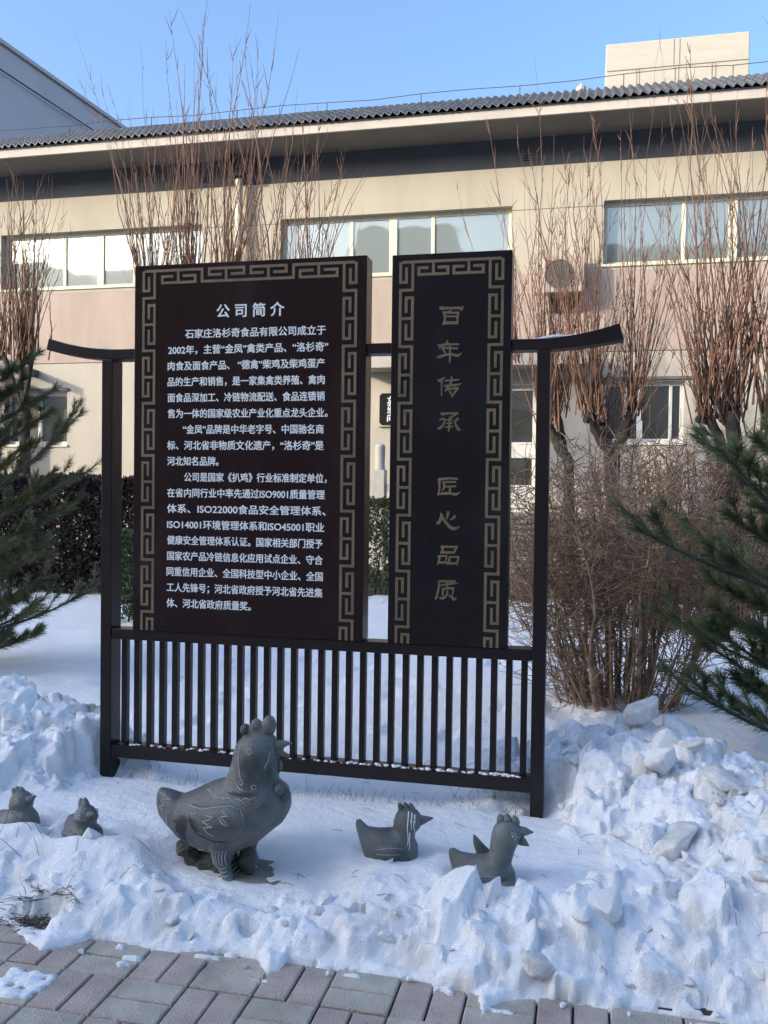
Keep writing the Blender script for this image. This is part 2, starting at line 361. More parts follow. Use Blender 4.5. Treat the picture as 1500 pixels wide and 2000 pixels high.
def base_h(X, Y):
    Ye = np.interp(X, EDGE[:, 0], EDGE[:, 1])
    e = Y-Ye+.012*fbm(X*16, Y*16, 3, 5)
    lawn = .095+.022*fbm(X*.9, Y*.9, 4, 1)+.006*fbm(X*5, Y*5, 3, 2)
    bank = .155+.02*fbm(X*2.3, Y*2.3, 3, 8)
    w = sstep(3.78, 3.60, Y+.03*fbm(X*3, Y*0, 2, 3))
    h = lawn*(1-w)+bank*w
    # ploughed lip along the pavement
    lip = .038*np.exp(-((Y-2.87)/.09)**2)*(.6+.8*sstep(-.2, .3, fbm(X*3.1, Y*1.3, 2, 11)))
    h = h+lip*np.where(X > -1.0, .7, 1.0)
    # hollow round the hen, small ones round the chicks
    d = np.sqrt(((X-HEN[0]-.02)/.36)**2+((Y-2.93)/.20)**2); k = sstep(1.3, .75, d); h = h*(1-k)+(.096+.014*fbm(X*6, Y*6, 2, 14))*k
    for cx, cy in CH:
        d = np.sqrt(((X-cx)/.14)**2+((Y-cy+.01)/.09)**2); h = h+.012*sstep(2.2, 1.2, d)-(.014 if cx > -1.0 else .034)*sstep(1.25, .8, d)
    p = pile_h(X, Y)-.12*post_dip(X, Y); k = .05
    hm = np.maximum(h, p); ab = np.abs(h-p); h = hm+np.where(ab < k, (k-ab)**2/(4*k), 0)
    k = post_dip(X, Y); h = h*(1-k)+np.minimum(h, .150)*k
    # front profile: steep rise at the pavement
    gx = np.linspace(-6, 4, 1001); ge = np.interp(gx, EDGE[:, 0], EDGE[:, 1]); kk = np.exp(-(np.arange(-30, 31)/13.0)**2); kk /= kk.sum()
    ges = np.convolve(np.pad(ge, 30, mode='edge'), kk, 'valid'); es = Y-np.interp(X, gx, ges)-.012+.05*fbm(X*4.5+3, Y*4.5, 3, 15)
    ramp = np.clip(es/.34, 0, 1); prof = (1-(1-ramp)**1.8)
    lumps = fbm(X*6, Y*6, 4, 21)
    film = .016*sstep(0, .03, e)+.10*np.clip(e-.02, 0, .12)
    h = np.where(Y < 3.4, np.maximum(h*prof, np.minimum(film, h)), h)
    h = np.where(e < 0, -.05+e*.5, h)
    return h, e, lumps
def rough_mask(X, Y):
    m = .55*sstep(.0, .3, X+.12*fbm(X*3, Y*3, 2, 31)+.12-(Y-2.9)*.15)*sstep(4.45, 4.0, Y)
    m = np.maximum(m, .9*sstep(.02, .10, pile_h(X, Y)-.10))
    m = m*(1-.85*post_dip(X, Y))
    m = np.maximum(m, .55*sstep(2.93, 2.83, Y)*sstep(-1.0, -.5, X))
    m = np.maximum(m, .42*sstep(2.90, 2.78, Y))
    m = np.maximum(m, .6*sstep(2.75, 2.70, Y+.0*X)*sstep(-2.0, -1.7, X))
    return m
def build_snow():
    xs = np.concatenate([-2.95-np.cumsum(.02*1.09**np.arange(62))[::-1], np.arange(-2.95, 1.45, .0085), 1.45+np.cumsum(.02*1.09**np.arange(60))])
    ys = np.concatenate([np.arange(2.02, 4.1, .0085), 4.1+np.cumsum(.010*1.022**np.arange(134))])
    ys = ys[ys < 12.8]
    X, Y = np.meshgrid(xs, ys)
    h, e, lumps = base_h(X, Y); rm = rough_mask(X, Y)
    inside = sstep(0, .05, e)
    near = sstep(5.2, 4.2, Y)
    h = h+inside*rm*near*(.046*lumps+.026*(np.abs(fbm(X*11, Y*11, 3, 40))-.15)+.018*fbm(X*19, Y*19, 3, 41)+.014*np.abs(fbm(X*34, Y*34, 2, 43)))+inside*near*(.0035*fbm(X*26, Y*26, 3, 45))
    # footprints and drift ripples on the open lawn
    lawnm = sstep(4.0, 4.6, Y)
    h = h+lawnm*(.03*np.minimum(0, fbm(X*2.1, Y*2.1, 3, 61)+.1)+.010*fbm(X*6, Y*6, 3, 63)-.035*sstep(.22, .5, fbm(X*3.4+9, Y*2.2, 2, 65)))
    dirt = inside*rm*near*sstep(.03, .45, fbm(X*5, Y*5, 4, 51)+.25*fbm(X*22, Y*22, 2, 52))*.8
    # broken snow slabs: facetted bumps
    rng = np.random.RandomState(7); h_base = h.copy()
    cand = []
    while len(cand) < 2100:
        x = rng.uniform(-3.4, 1.7); y = rng.uniform(2.6, 4.5)
        m = float(rough_mask(np.array([x]), np.array([y]))[0]); ye = np.interp(x, EDGE[:, 0], EDGE[:, 1])
        if y > ye+.04 and rng.rand() < m: cand.append((x, y, m))
    for x, y, m in cand:
        big = rng.rand() < .17
        a = rng.uniform(.04, .10) if big else rng.uniform(.010, .038)
        b = a*rng.uniform(.55, 1.0); c = (a*rng.uniform(.3, .75))*(.45+.75*m)
        th = rng.uniform(0, np.pi); tx, ty = rng.uniform(-.45, .45, 2)
        i0, i1 = np.searchsorted(xs, [x-a, x+a]); j0, j1 = np.searchsorted(ys, [y-a, y+a])
        if i1-i0 < 2 or j1-j0 < 2: continue
        sx, sy = X[j0:j1, i0:i1]-x, Y[j0:j1, i0:i1]-y
        u = (sx*np.cos(th)+sy*np.sin(th))/a; v = (-sx*np.sin(th)+sy*np.cos(th))/b
        r = np.maximum.reduce([np.abs(u), np.abs(v), np.abs(u*.7+v*.7)])
        r = r+.22*perlin(sx/a*2.2+x*50, sy/a*2.2+y*50, 5)
        msk = sstep(1.0, .84 if x > -.45 or x < -2.1 else .60, r); c *= 1.0 if x > -.45 or y > 3.2 else .6
        cur = h[j0:j1, i0:i1]; new = np.maximum(cur, h_base[j0:j1, i0:i1]+(c+sx*tx+sy*ty)*msk)
        h[j0:j1, i0:i1] = np.where(e[j0:j1, i0:i1] > .01, new, cur)
        if rng.rand() < .45:
            dd = dirt[j0:j1, i0:i1]; dirt[j0:j1, i0:i1] = np.maximum(dd, msk*rng.uniform(.3, .95)*(new > cur+.003))
    # a bare grassy gap by the pavement, and thin wet patches
    gx, gy, _ = on_ground(75, 1790, .03)
    d = np.sqrt(((X-gx)/.12)**2+((Y-gy)/.055)**2)+.5*fbm(X*18, Y*18, 3, 71); h = np.where(d < 1.0, np.minimum(h, .004+.03*np.clip(d-.6, 0, 1)), h)
    for px, py in ((485, 1832), (700, 1834), (1300, 1960), (1372, 1962)):
        gx, gy, _ = on_ground(px, py, .02); d = np.sqrt(((X-gx)/.035)**2+((Y-gy)/.018)**2)+.4*fbm(X*40, Y*40, 2, 72); h = np.where(d < 1, np.minimum(h, -.004), h)
    # slush left on the pavers
    rs = np.random.RandomState(3); slush = []
    for q in range(16):
        k = rs.uniform(-2.2, .6); ye = np.interp(k, EDGE[:, 0], EDGE[:, 1]); slush.append((k, ye-rs.uniform(.0, .05), rs.uniform(.012, .05), rs.uniform(.006, .018)))
    for gx, gy, sx, sy in slush:
        d = np.sqrt(((X-gx)/sx)**2+((Y-gy)/sy)**2)+.9*fbm(X*30, Y*30, 4, 74); h = np.where((d < .9) & (e < .02), np.maximum(h, .004+.008*(.9-d)), h)
    for px, py, sx, sy in ((45, 1915, .10, .055), (20, 1940, .07, .03), (262, 1874, .045, .012), (240, 1885, .03, .014)):
        gx, gy, _ = on_ground(px, py); d = np.sqrt(((X-gx)/sx)**2+((Y-gy)/sy)**2)+.9*fbm(X*24, Y*24, 4, 73); h = np.where((d < .95) & (e < .02), np.maximum(h, .004+.010*(.95-d)), h)
    # far edge breaks up under the hedges
    h = np.where(Y > 11.0, h-.16*sstep(-.15, .45, fbm(X*.8, Y*.8, 4, 81)+(Y-12.0)*.55), h)
    h = np.where(np.abs(X) > 8, h+.0, h)
    ny, nx = X.shape
    co = np.stack([X, Y, h], -1).reshape(-1, 3)
    me = bpy.data.meshes.new('snow_ground'); me.vertices.add(nx*ny); me.vertices.foreach_set('co', co.ravel())
    idx = np.arange(nx*ny).reshape(ny, nx)
    q = np.stack([idx[:-1, :-1], idx[:-1, 1:], idx[1:, 1:], idx[1:, :-1]], -1).reshape(-1, 4)
    hq = h.reshape(-1)[q].max(1); q = q[hq > -.045]
    me.loops.add(q.size); me.loops.foreach_set('vertex_index', q.ravel()); me.polygons.add(len(q))
    me.polygons.foreach_set('loop_start', np.arange(0, q.size, 4)); me.polygons.foreach_set('loop_total', np.full(len(q), 4))
    me.polygons.foreach_set('use_smooth', np.ones(len(q), bool))
    at_ = me.attributes.new('dirt', 'FLOAT', 'POINT'); at_.data.foreach_set('value', np.clip(dirt, 0, 1).ravel().astype(np.float32))
    at2 = me.attributes.new('rough', 'FLOAT', 'POINT'); at2.data.foreach_set('value', np.clip(rm*inside*near*1.2, 0, 1).ravel().astype(np.float32))
    me.materials.append(M['snow']); me.update(); me.validate()
    o = link('snow_ground', me, fix=False); tag(o, kind='structure')
    return xs, ys, h
SXS, SYS, SH = build_snow()
def snow_z(x, y):
    i = int(np.clip(np.searchsorted(SXS, x), 0, len(SXS)-1)); j = int(np.clip(np.searchsorted(SYS, y), 0, len(SYS)-1)); return float(SH[j, i])

# ------------------------------------------------------------------ buildings
YB = 17.6
def wall_cells(mb, x0, x1, z0, z1, y0, y1, holes):
    xs = sorted({x0, x1, *[v for h in holes for v in h[:2]]}); zs = sorted({z0, z1, *[v for h in holes for v in h[2:]]})
    for j in range(len(zs)-1):
        run = None
        for i in range(len(xs)-1):
            cx, cz = (xs[i]+xs[i+1])/2, (zs[j]+zs[j+1])/2
            solid = not any(h[0] < cx < h[1] and h[2] < cz < h[3] for h in holes)
            if solid: run = run if run is not None else xs[i]
            if (not solid or i == len(xs)-2) and run is not None:
                mb.box(run, xs[i+1] if solid else xs[i], y0, y1, zs[j], zs[j+1]); run = None
    return mb
def window(parent, x0, x1, z0, z1, bars, fm, gm, rec=0.17, fw=0.075, head=0.0):
    y = YB+rec; f = MB(); zt = z1-head
    f.box(x0, x1, y, y+.07, zt-fw, zt); f.box(x0, x1, y, y+.07, z0, z0+fw)
    f.box(x0, x0+fw, y+.001, y+.069, z0+fw, zt-fw); f.box(x1-fw, x1, y+.001, y+.069, z0+fw, zt-fw)
    for bx, bw, dy in bars: f.box(bx-bw/2, bx+bw/2, y-dy, y+.066, z0+fw, zt-fw)
    f.box(x0-.03, x1+.03, YB-.035, y-.002, z0-.05, z0)                       # sill
    if head: f.box(x0, x1, y+.01, y+.06, zt, z1)
    w = f.build('window', fm, parent, bevel=.006)
    MB().box(x0+fw, x1-fw, y+.03, y+.036, z0+fw, zt-fw).build('pane', gm, w)
    return w
def build_main_building():
    b = thing('building', 'long two-storey cream and pink building with a grey tiled eave', 'building', (-6, YB, 0))
    W = [(-20.2, -15.4), (-12.80, -8.0), (-6.27, -1.54), (.19, 4.95), (6.4, 11.2)]
    zw0, zw1 = 5.82, 7.03
    up = [(a, c, zw0, zw1) for a, c in W]
    X0, X1 = -30, 14
    MB().box(X0, X1, YB-.004, YB+.3, 7.765, 8.32).build('eave_shade_band', M['band'], b)  # cast shade of the eave, painted as a dark strip on the wall
    wall_cells(MB(), X0, X1, 5.70, 7.765, YB, YB+.3, up).build('wall', M['w_cream'], b)['label'] = 'cream upper wall band with the window row'
    MB().box(X0, X1, YB+.004, YB+.3, 4.185, 5.70).build('wall', M['w_pink'], b)['label'] = 'pink wall band between the storeys'
    low = [(.23, 1.72, 2.45, 3.60), (-1.78, -1.02, 0.9, 3.55), (-12.7, -11.15, 2.4, 3.55), (3.9, 5.4, 2.45, 3.6)]
    wall_cells(MB(), X0, X1, 0.0, 4.165, YB+.002, YB+.3, low).build('wall', M['w_low'], b)['label'] = 'pale ground floor wall'
    MB().box(X0, X1, YB+.015, YB+.28, 4.165, 4.185).build('joint_line', M['groove'], b)
    # darker back so that no light comes through
    MB().box(X0, X1, YB+.6, YB+.7, 0, 8.3).build('inner_wall', M['grey_wall'], b)
    # the short joint line beside the windows
    for a, c in ((-8.0, -6.27), (-1.54, .19)): MB().box(a, c, YB-.002, YB+.0015, 6.93, 6.945).build('joint_line', M['groove'], b)
    for a, c in W:
        d = a+6.27
        bars = [(-4.80+d, .075, .0), (-3.93+d, .16, .004), (-3.12+d, .075, .0)]
        window(b, a, c, zw0, zw1, bars, M['frame'], M['glass'])
    window(b, .23, 1.72, 2.45, 3.60, [(.92, .11, .004), (.66, .06, 0), (1.48, .06, 0)], M['frame_w'], M['glass_low'], rec=.14, head=.0)
    window(b, 3.9, 5.4, 2.45, 3.60, [(4.6, .11, .004)], M['frame_w'], M['glass_low'], rec=.14)
    window(b, -12.7, -11.15, 2.4, 3.55, [(-11.9, .1, .004)], M['frame_w'], M['glass_low'], rec=.14)
    MB().box(.15, 1.85, YB-.045, YB+.02, 3.63, 3.685).build('window_hood', M['groove'], b); MB().box(-12.75, -11.1, YB-.045, YB+.02, 3.575, 3.63).build('window_hood', M['groove'], b)
    # glazed door with a panel
    f = MB(); f.box(-1.78, -1.02, YB+.12, YB+.18, 3.47, 3.55); f.box(-1.78, -1.70, YB+.121, YB+.179, .9, 3.47); f.box(-1.09, -1.02, YB+.121, YB+.179, .9, 3.47)
    f.box(-1.70, -1.09, YB+.122, YB+.178, 2.15, 2.46); f.box(-1.70, -1.09, YB+.122, YB+.178, .9, 1.62)
    dr = f.build('door', M['frame_w'], b, bevel=.006)
    g = MB(); g.box(-1.70, -1.09, YB+.15, YB+.156, 1.62, 2.15); g.box(-1.70, -1.09, YB+.15, YB+.156, 2.46, 3.47); g.build('pane', M['glass_low'], dr)
    # canopy over the door
    c = MB(); c.box(-4.6, -.04, YB-.63, YB+.03, 3.86, 4.12); c.build('door_canopy', M['trim'], b, bevel=.01)
    # eave
    e = MB(); e.box(X0, X1, YB-1.05, YB-1.0, 8.30, 8.49); e.build('fascia', M['trim'], b)
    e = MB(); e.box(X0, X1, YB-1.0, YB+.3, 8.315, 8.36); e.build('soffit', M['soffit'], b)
    # corrugated tiles
    pitch, rows, s, wv = .155, 6, math.tan(math.radians(27)), .030
    vs, fs = [], []
    nx = int((X1-X0)/pitch*8); xs = [X0+i*pitch/8 for i in range(nx+1)]
    y = YB-1.13; z = 8.50; rl = .34; bl = 0
    for r in range(rows):
        for yy, zz in ((y+r*rl, z+r*rl*s+.028), (y+(r+1)*rl+.03, z+((r+1)*rl+.03)*s)):
            for i, x in enumerate(xs):
                a = 2*math.pi*x/pitch; vs.append((x, yy+.006*math.sin(a*.13+r), zz+wv*(math.sin(a)+.25*math.sin(2*a))))
        n = nx+1
        for i in range(nx): fs.append((bl+i, bl+i+1, bl+n+i+1, bl+n+i))
        # butt edge of the row
        bb = len(vs)
        for i, x in enumerate(xs):
            v = vs[bl+i]; vs.append((v[0], v[1]+.002, v[2]-.026))
        for i in range(nx): fs.append((bb+i, bb+i+1, bl+i+1, bl+i))
        bl = len(vs)
    t = MB(); t.add(vs, fs); t.build('roof', M['tile'], b, smooth=True, fix=False)
    MB().add([(X0, YB-1.1, 8.47), (X1, YB-1.1, 8.47), (X1, YB+1.0, 8.47+2.1*s), (X0, YB+1.0, 8.47+2.1*s), (X0, YB+9, 8.3), (X1, YB+9, 8.3)], [(0, 1, 2, 3), (3, 2, 5, 4)]).build('roof_underside', M['dark'], b)
    # downpipe with its hopper, wall vents
    p = MB(); p.tube([(-7.12, YB-.17, 0.3), (-7.12, YB-.17, 7.85)], .075, 14); 
    for zz in (2.5, 4.6, 6.6): p.box(-7.21, -7.03, YB-.14, YB+.01, zz, zz+.05)
    p.build('downpipe', M['pipe'], b, smooth=False)
    p = MB(); p.box(-7.3, -6.94, YB-.33, YB-.02, 7.86, 8.30); p.build('rainwater_hopper', M['dark'], b, bevel=.02)
    for vx, vz in ((at(1030, 322, YB)[0], 7.93), (at(405, 365, YB)[0], 7.93)):
        v = MB()
        for k in range(3): v.box(vx-.09, vx+.09, YB-.008, YB+.004, vz-.06+k*.045, vz-.035+k*.045)
        v.build('wall_vent', M['dark'], b)
    return b
build_main_building()

def build_fixtures():
    x0, x1, z0, z1 = -.90, -.15, 5.24, 5.92
    a = thing('air_conditioner', 'outdoor air conditioner unit on brackets below the upper windows', 'air conditioner', (x0, YB-.4, z0))
    MB().box(x0, x1, YB-.42, YB-.10, z0, z1).build('casing', M['acw'], a, bevel=.015)
    cx, cz, r = x0+.29, (z0+z1)/2, .26
    g = MB()
    ring = [(cx+r*math.cos(t), YB-.428, cz+r*math.sin(t)) for t in np.linspace(0, 2*math.pi, 33)]
    g.add([(cx, YB-.4215, cz)]+[(cx+r*math.cos(t), YB-.4215, cz+r*math.sin(t)) for t in np.linspace(0, 2*math.pi, 33)[:-1]], [(0, 1+i, 1+(i+1) % 32) for i in range(32)])
    g.tube(ring, .012, 6, cap=False)
    for rr in (.07, .13, .19):
        g.tube([(cx+rr*math.cos(t), YB-.428, cz+rr*math.sin(t)) for t in np.linspace(0, 2*math.pi, 25)], .005, 4, cap=False)
    for k in range(4):
        t = k*math.pi/4; g.tube([(cx-r*math.cos(t), YB-.43, cz-r*math.sin(t)), (cx+r*math.cos(t), YB-.43, cz+r*math.sin(t))], .005, 4)
    g.build('fan_grille', M['acg'], a)
    k = MB()
    for bx in (x0+.1, x1-.14): k.box(bx, bx+.05, YB-.46, YB+.0, z0-.05, z0); k.add([(bx, YB-.44, z0-.05), (bx, YB, z0-.05), (bx, YB, z0-.32), (bx+.05, YB-.44, z0-.05), (bx+.05, YB, z0-.05), (bx+.05, YB, z0-.32)], [(0, 1, 2), (3, 5, 4), (0, 2, 5, 3), (1, 4, 5, 2), (0, 3, 4, 1)])
    k.box(x0+.15, x1-.14, YB-.05, YB-.01, z0-.3, z0-.05); k.build('bracket', M['metal'], a)
    # rooftop box
    p0 = at(1184, 85, 21.0); p1 = at(1465, 60, 21.0)
    r = thing('rooftop_box', 'cream panelled equipment housing on the roof at the right', 'rooftop box', (p0[0], 21, 9))
    zt = 11.6
    MB().box(p0[0], p1[0], 21.0, 23.5, 9.0, zt).build('housing', M['box'], r, bevel=.02)
    w = p1[0]-p0[0]; g = MB()
    def ln(xa, xb, za, zb): g.box(xa, xb, 20.994, 20.9995, za, zb)
    X = lambda t: p0[0]+w*t
    ln(X(.0)+.03, X(1)-.03, zt-.62, zt-.60)
    for t in (.22, .24, .49, .515, .745, .77): ln(X(t), X(t)+.012, 9.2, zt-.63)
    ln(X(.48), X(.48)+.01, zt-.58, zt-.02); ln(X(.52), X(.52)+.01, zt-.58, zt-.02)
    g.build('panel_joint', M['groove'], r)
    for t in (.30, .395): MB().box(X(t), X(t)+.11, 20.992, 20.9995, zt-1.56, zt-1.46).build('vent_grille', M['groove'], r)
    vx = -.28; v = thing('vent_pipe', 'short pale vent pipe sticking up behind the eave', 'vent pipe', (vx, 18.3, 8.6))
    MB().tube([(vx, 18.3, 8.7), (vx, 18.3, 9.42)], .075, 14).build('pipe', M['box'], v)
    m = MB(); m.tube([(vx, 18.3, 9.42), (vx, 18.3, 9.50), (vx, 18.3, 9.53), (vx, 18.3, 9.575)], [.095, .095, .06, .02], 14); m.build('cap', M['box'], v)
    # lightning wire along the eave
    l = thing('lightning_wire', 'thin lightning protection wire on short posts above the tiles', 'wire', (-6, 17.2, 8.9))
    rng = random.Random(3); pts = []
    for i in range(45):
        x = -28+i*.95; pts.append((x, 17.25, 9.17+.018*math.sin(i*1.7)+rng.uniform(-.01, .01)+(.05 if x > -1 else 0)*min(1, (x+1)*.4)))
    MB().tube(pts, .0075, 5).build('wire', M['wire'], l)
    for i in range(2, 45, 2): MB().tube([(pts[i][0], 17.25, 8.75), pts[i]], .009, 5).build('post', M['wire'], l)
    # plaque by the door
    q = thing('wall_plaque', 'black plaque with white writing and notched corners beside the entrance', 'plaque', (-3.9, YB, 3))
    a0 = at(741, 768, YB-.1); a1 = at(741, 830, YB-.1); x0, z1, z0 = a0[0], a0[2], a1[2]; w = .62
    MB().box(x0-.03, x0+w+.03, YB-.06, YB+.003, z0-.03, z1+.03).build('backing', M['w_low'], q)
    n = .05
    poly = [(x0+n, z0), (x0+w-n, z0), (x0+w, z0+n), (x0+w, z1-n), (x0+w-n, z1), (x0+n, z1), (x0, z1-n), (x0, z0+n)]
    MB().prism_xz(poly, YB-.075, YB-.06).build('board', M['black'], q)
    return q, (x0, z0, z1)
PLAQUE, PLQ = build_fixtures()

def build_neighbours():
    # grey gabled wall far left, in its own shade
    g = thing('grey_building', 'tall plain grey building rising behind the roof at the left', 'building', (-23, 32, 0))
    a = at(0, 80, 32.0); dirv = np.array([math.sin(.061), math.cos(.061)]); L = 60.0
    n0 = a[:2]-dirv*14; n1 = a[:2]+dirv*L; zt = a[2]
    back = np.array([-26.0, 1.5])
    c = [n0, n1, n1+back, n0+back]
    m = MB(); m.add([(p[0], p[1], 0) for p in c]+[(p[0], p[1], zt) for p in c], [(0, 1, 5, 4), (1, 2, 6, 5), (2, 3, 7, 6), (3, 0, 4, 7), (4, 5, 6, 7)])
    m.build('wall', M['grey_wall'], g)
    nrm = np.array([dirv[1], -dirv[0]])*.12; m = MB()
    q = [n0+nrm, n1+nrm, n1-nrm*2, n0-nrm*2]
    m.add([(p[0], p[1], zt-.10) for p in q]+[(p[0], p[1], zt+.06) for p in q], [(0, 1, 5, 4), (1, 2, 6, 5), (2, 3, 7, 6), (3, 0, 4, 7), (4, 5, 6, 7), (3, 2, 1, 0)])
    m.build('parapet', M['grey_wall'], g)
    # cable on that wall
    w = MB(); nn = nrm*1.3; z2 = at(0, 135, 32.0)[2]
    w.tube([(n0[0]+nn[0], n0[1]+nn[1], z2+.1), (a[0]+nn[0], a[1]+nn[1], z2-.1), (n1[0]+nn[0], n1[1]+nn[1], z2)], .03, 5); w.build('cable', M['metal'], g)
    # gabled porch at the far left
    p = thing('porch', 'small grey tiled porch with a gable at the left edge of the building', 'porch', (-14, 17, 0))
    xe, ze, xr, zr, y0 = -11.86, 4.02, -15.0, 5.15, 16.78
    t = .16
    m = MB(); m.prism_xz([(xe, ze-t), (xe+.02, ze), (xr, zr), (xr, zr-t)], y0, YB-.002); m.prism_xz([(2*xr-xe, ze-t), (xr, zr-t), (xr, zr), (2*xr-xe, ze)], y0, YB-.002)
    m.build('roof', M['tile'], p)
    m = MB(); m.box(-17.6, -12.3, y0+.12, YB-.003, 3.62, 3.82); m.prism_xz([(-12.4, 3.82), (xr, zr-t-.02), (-17.5, 3.82)], y0+.15, y0+.25); m.build('pediment', M['grey_wall'], p)
    for cx in (-12.55, -17.4): MB().box(cx-.11, cx+.11, y0+.16, y0+.38, 0, 3.62).build('column', M['grey_wall'], p)
    # the building across the road that shades the garden (mirrored in the windows)
    s = thing('opposite_building', 'grey flat-roofed block across the road, mirrored in the upper windows', 'building', (-15, -14, 0))
    MB().box(-75, 34, -26, -14, 0, 14.1).build('wall', M['w_low'], s)
    MB().box(-75, 34, -14.15, -13.8, 14.1, 14.45).build('parapet', M['trim'], s)
    m = MB(); m.box(-13.5, -7.6, -20, -14.6, 14.1, 16.6); m.build('stair_tower', M['trim'], s); MB().box(-40, -33, -22, -15, 14.1, 15.4).build('stair_tower', M['trim'], s)
    for fl in (1.0, 4.4, 7.8, 11.0):
        for k in range(20):
            x = -60+k*4.6; w = MB(); w.box(x, x+2.2, -14.0, -13.96, fl, fl+1.7); w.build('window', M['glass_low'], s)
build_neighbours()

# low masonry in front of the facade
def build_masonry():
    r = thing('planter_wall', 'low bluish rubble stone wall under the glazed door', 'wall', (0, 16.4, 0))
    rng = random.Random(12); m = MB(); z = 0.0
    while z < .98:
        hh = rng.uniform(.07, .13); x = -1.9
        while x < 6:
            w = rng.uniform(.2, .5); m.box(x+.006, x+w-.006, 16.35+rng.uniform(-.015, .015), 16.8, z+.005, z+hh-.005); x += w
        z += hh
    m.build('stones', M['cobble'], r, bevel=.012)
    MB().box(-1.92, 6.02, 16.32, 16.82, z, z+.12).build('coping', M['slab'], r, bevel=.012)
    b = thing('stone_balustrade', 'pale carved stone balustrade post with a scrolled drum end', 'balustrade', (-3.8, 16.2, 0))
    c = at(742, 930, 16.2); x = c[0]
    m = MB(); m.box(x-.11, x+.11, 16.1, 16.32, 0, 1.86); m.tube([(x, 16.21, 1.86), (x, 16.21, 1.95), (x, 16.21, 2.3), (x, 16.21, 2.34)], [.10, .085, .095, .06], 14); m.build('post', M['marble'], b, bevel=.012)
    m = MB(); m.box(x+.115, x+1.5, 16.16, 16.26, .25, .95); m.box(x+.115, x+1.5, 16.14, 16.28, 1.45, 1.6)
    for k in range(5): m.tube([(x+.25+k*.28, 16.21, .95), (x+.25+k*.28, 16.21, 1.15), (x+.25+k*.28, 16.21, 1.45)], [.05, .09, .05], 10)
    m.build('rail', M['marble'], b)
    poly = [(x-.12, .1), (x-.12, 1.82), (x-.2, 1.6), (x-.26, 1.3), (x-.42, 1.05), (x-.5, .8), (x-.52, .1)][::-1]
    m = MB(); m.prism_xz(poly, 16.14, 16.29); m.tube([(x-.36, 16.05, .75), (x-.36, 16.37, .75)], .2, 20); m.build('drum_scroll', M['marble'], b)
build_masonry()

# ------------------------------------------------------------------ the sign
YS = 3.70
SIGN = thing('company_sign', 'dark brown steel sign with two tall lettered panels on a slatted base', 'sign', (-1.165, 3.75, .1))
def text_shapes(mb, body, x0, x1, zc, hgt, y, bold=0.0, ext=.0012):
    cu = bpy.data.curves.new('t', 'FONT'); cu.body = body; cu.size = 1.0; cu.extrude = 0; cu.resolution_u = 3
    ob = bpy.data.objects.new('t', cu); COL.objects.link(ob)
    dg = bpy.context.evaluated_depsgraph_get(); dg.update(); me = bpy.data.meshes.new_from_object(ob.evaluated_get(dg))
    v = np.array([p.co[:] for p in me.vertices]); fs = [tuple(p.vertices) for p in me.polygons]
    bpy.data.objects.remove(ob); bpy.data.curves.remove(cu); bpy.data.meshes.remove(me)
    a, b = v[:, 0].min(), v[:, 0].max()
    X = x0+(v[:, 0]-a)/(b-a)*(x1-x0); Z = zc+(v[:, 1]-GLYPH_C)/GLYPH_H*hgt
    d = bold*hgt
    for k, (dx, dz) in enumerate(((0, 0), (d, d*.5), (-d, -d*.5), (d*.4, -d*.7), (-d*.4, d*.7))):   # a heavier face: the strokes are laid five times, a hair apart
        mb.add(np.stack([X+dx, np.full(len(X), y-.00005*k), Z+dz], 1), fs)
def glyph_metrics():
    cu = bpy.data.curves.new('t', 'FONT'); cu.body = '国'; cu.size = 1.0
    ob = bpy.data.objects.new('t', cu); COL.objects.link(ob)
    dg = bpy.context.evaluated_depsgraph_get(); dg.update(); me = bpy.data.meshes.new_from_object(ob.evaluated_get(dg))
    z = [p.co[1] for p in me.vertices]; bpy.data.objects.remove(ob); bpy.data.meshes.remove(me); return (min(z)+max(z))/2, max(z)-min(z)
GLYPH_C, GLYPH_H = glyph_metrics()
LINES = ['石家庄洛杉奇食品有限公司成立于', '2002年，主营“金凤”禽类产品、“洛杉奇”', '肉食及面食产品、 “德禽”柴鸡及柴鸡蛋产', '品的生产和销售，是一家集禽类养殖、禽肉',
 '面食品深加工、冷链物流配送、食品连锁销', '售为一体的国家级农业产业化重点龙头企业。', '“金凤”品牌是中华老字号、中国驰名商', '标、河北省非物质文化遗产，“洛杉奇”是', '河北知名品牌。',
 '公司是国家《扒鸡》行业标准制定单位，', '在省内同行业中率先通过ISO9001质量管理', '体系、ISO22000食品安全管理体系、', 'ISO14001环境管理体系和ISO45001职业', '健康安全管理体系认证。国家相关部门授予',
 '国家农产品冷链信息化应用试点企业、守合', '同重信用企业、全国科技型中小企业、全国', '工人先锋号；河北省政府授予河北省先进集', '体、河北省政府质量奖。']
LX0 = [-1.759,-1.84,-1.842,-1.842,-1.841,-1.84,-1.766,-1.842,-1.841,-1.759,-1.84,-1.84,-1.839,-1.838,-1.838,-1.84,-1.839,-1.839]
LX1 = [-1.11,-1.098,-1.113,-1.112,-1.111,-1.097,-1.114,-1.113,-1.596,-1.098,-1.106,-1.101,-1.107,-1.113,-1.112,-1.111,-1.111,-1.438]
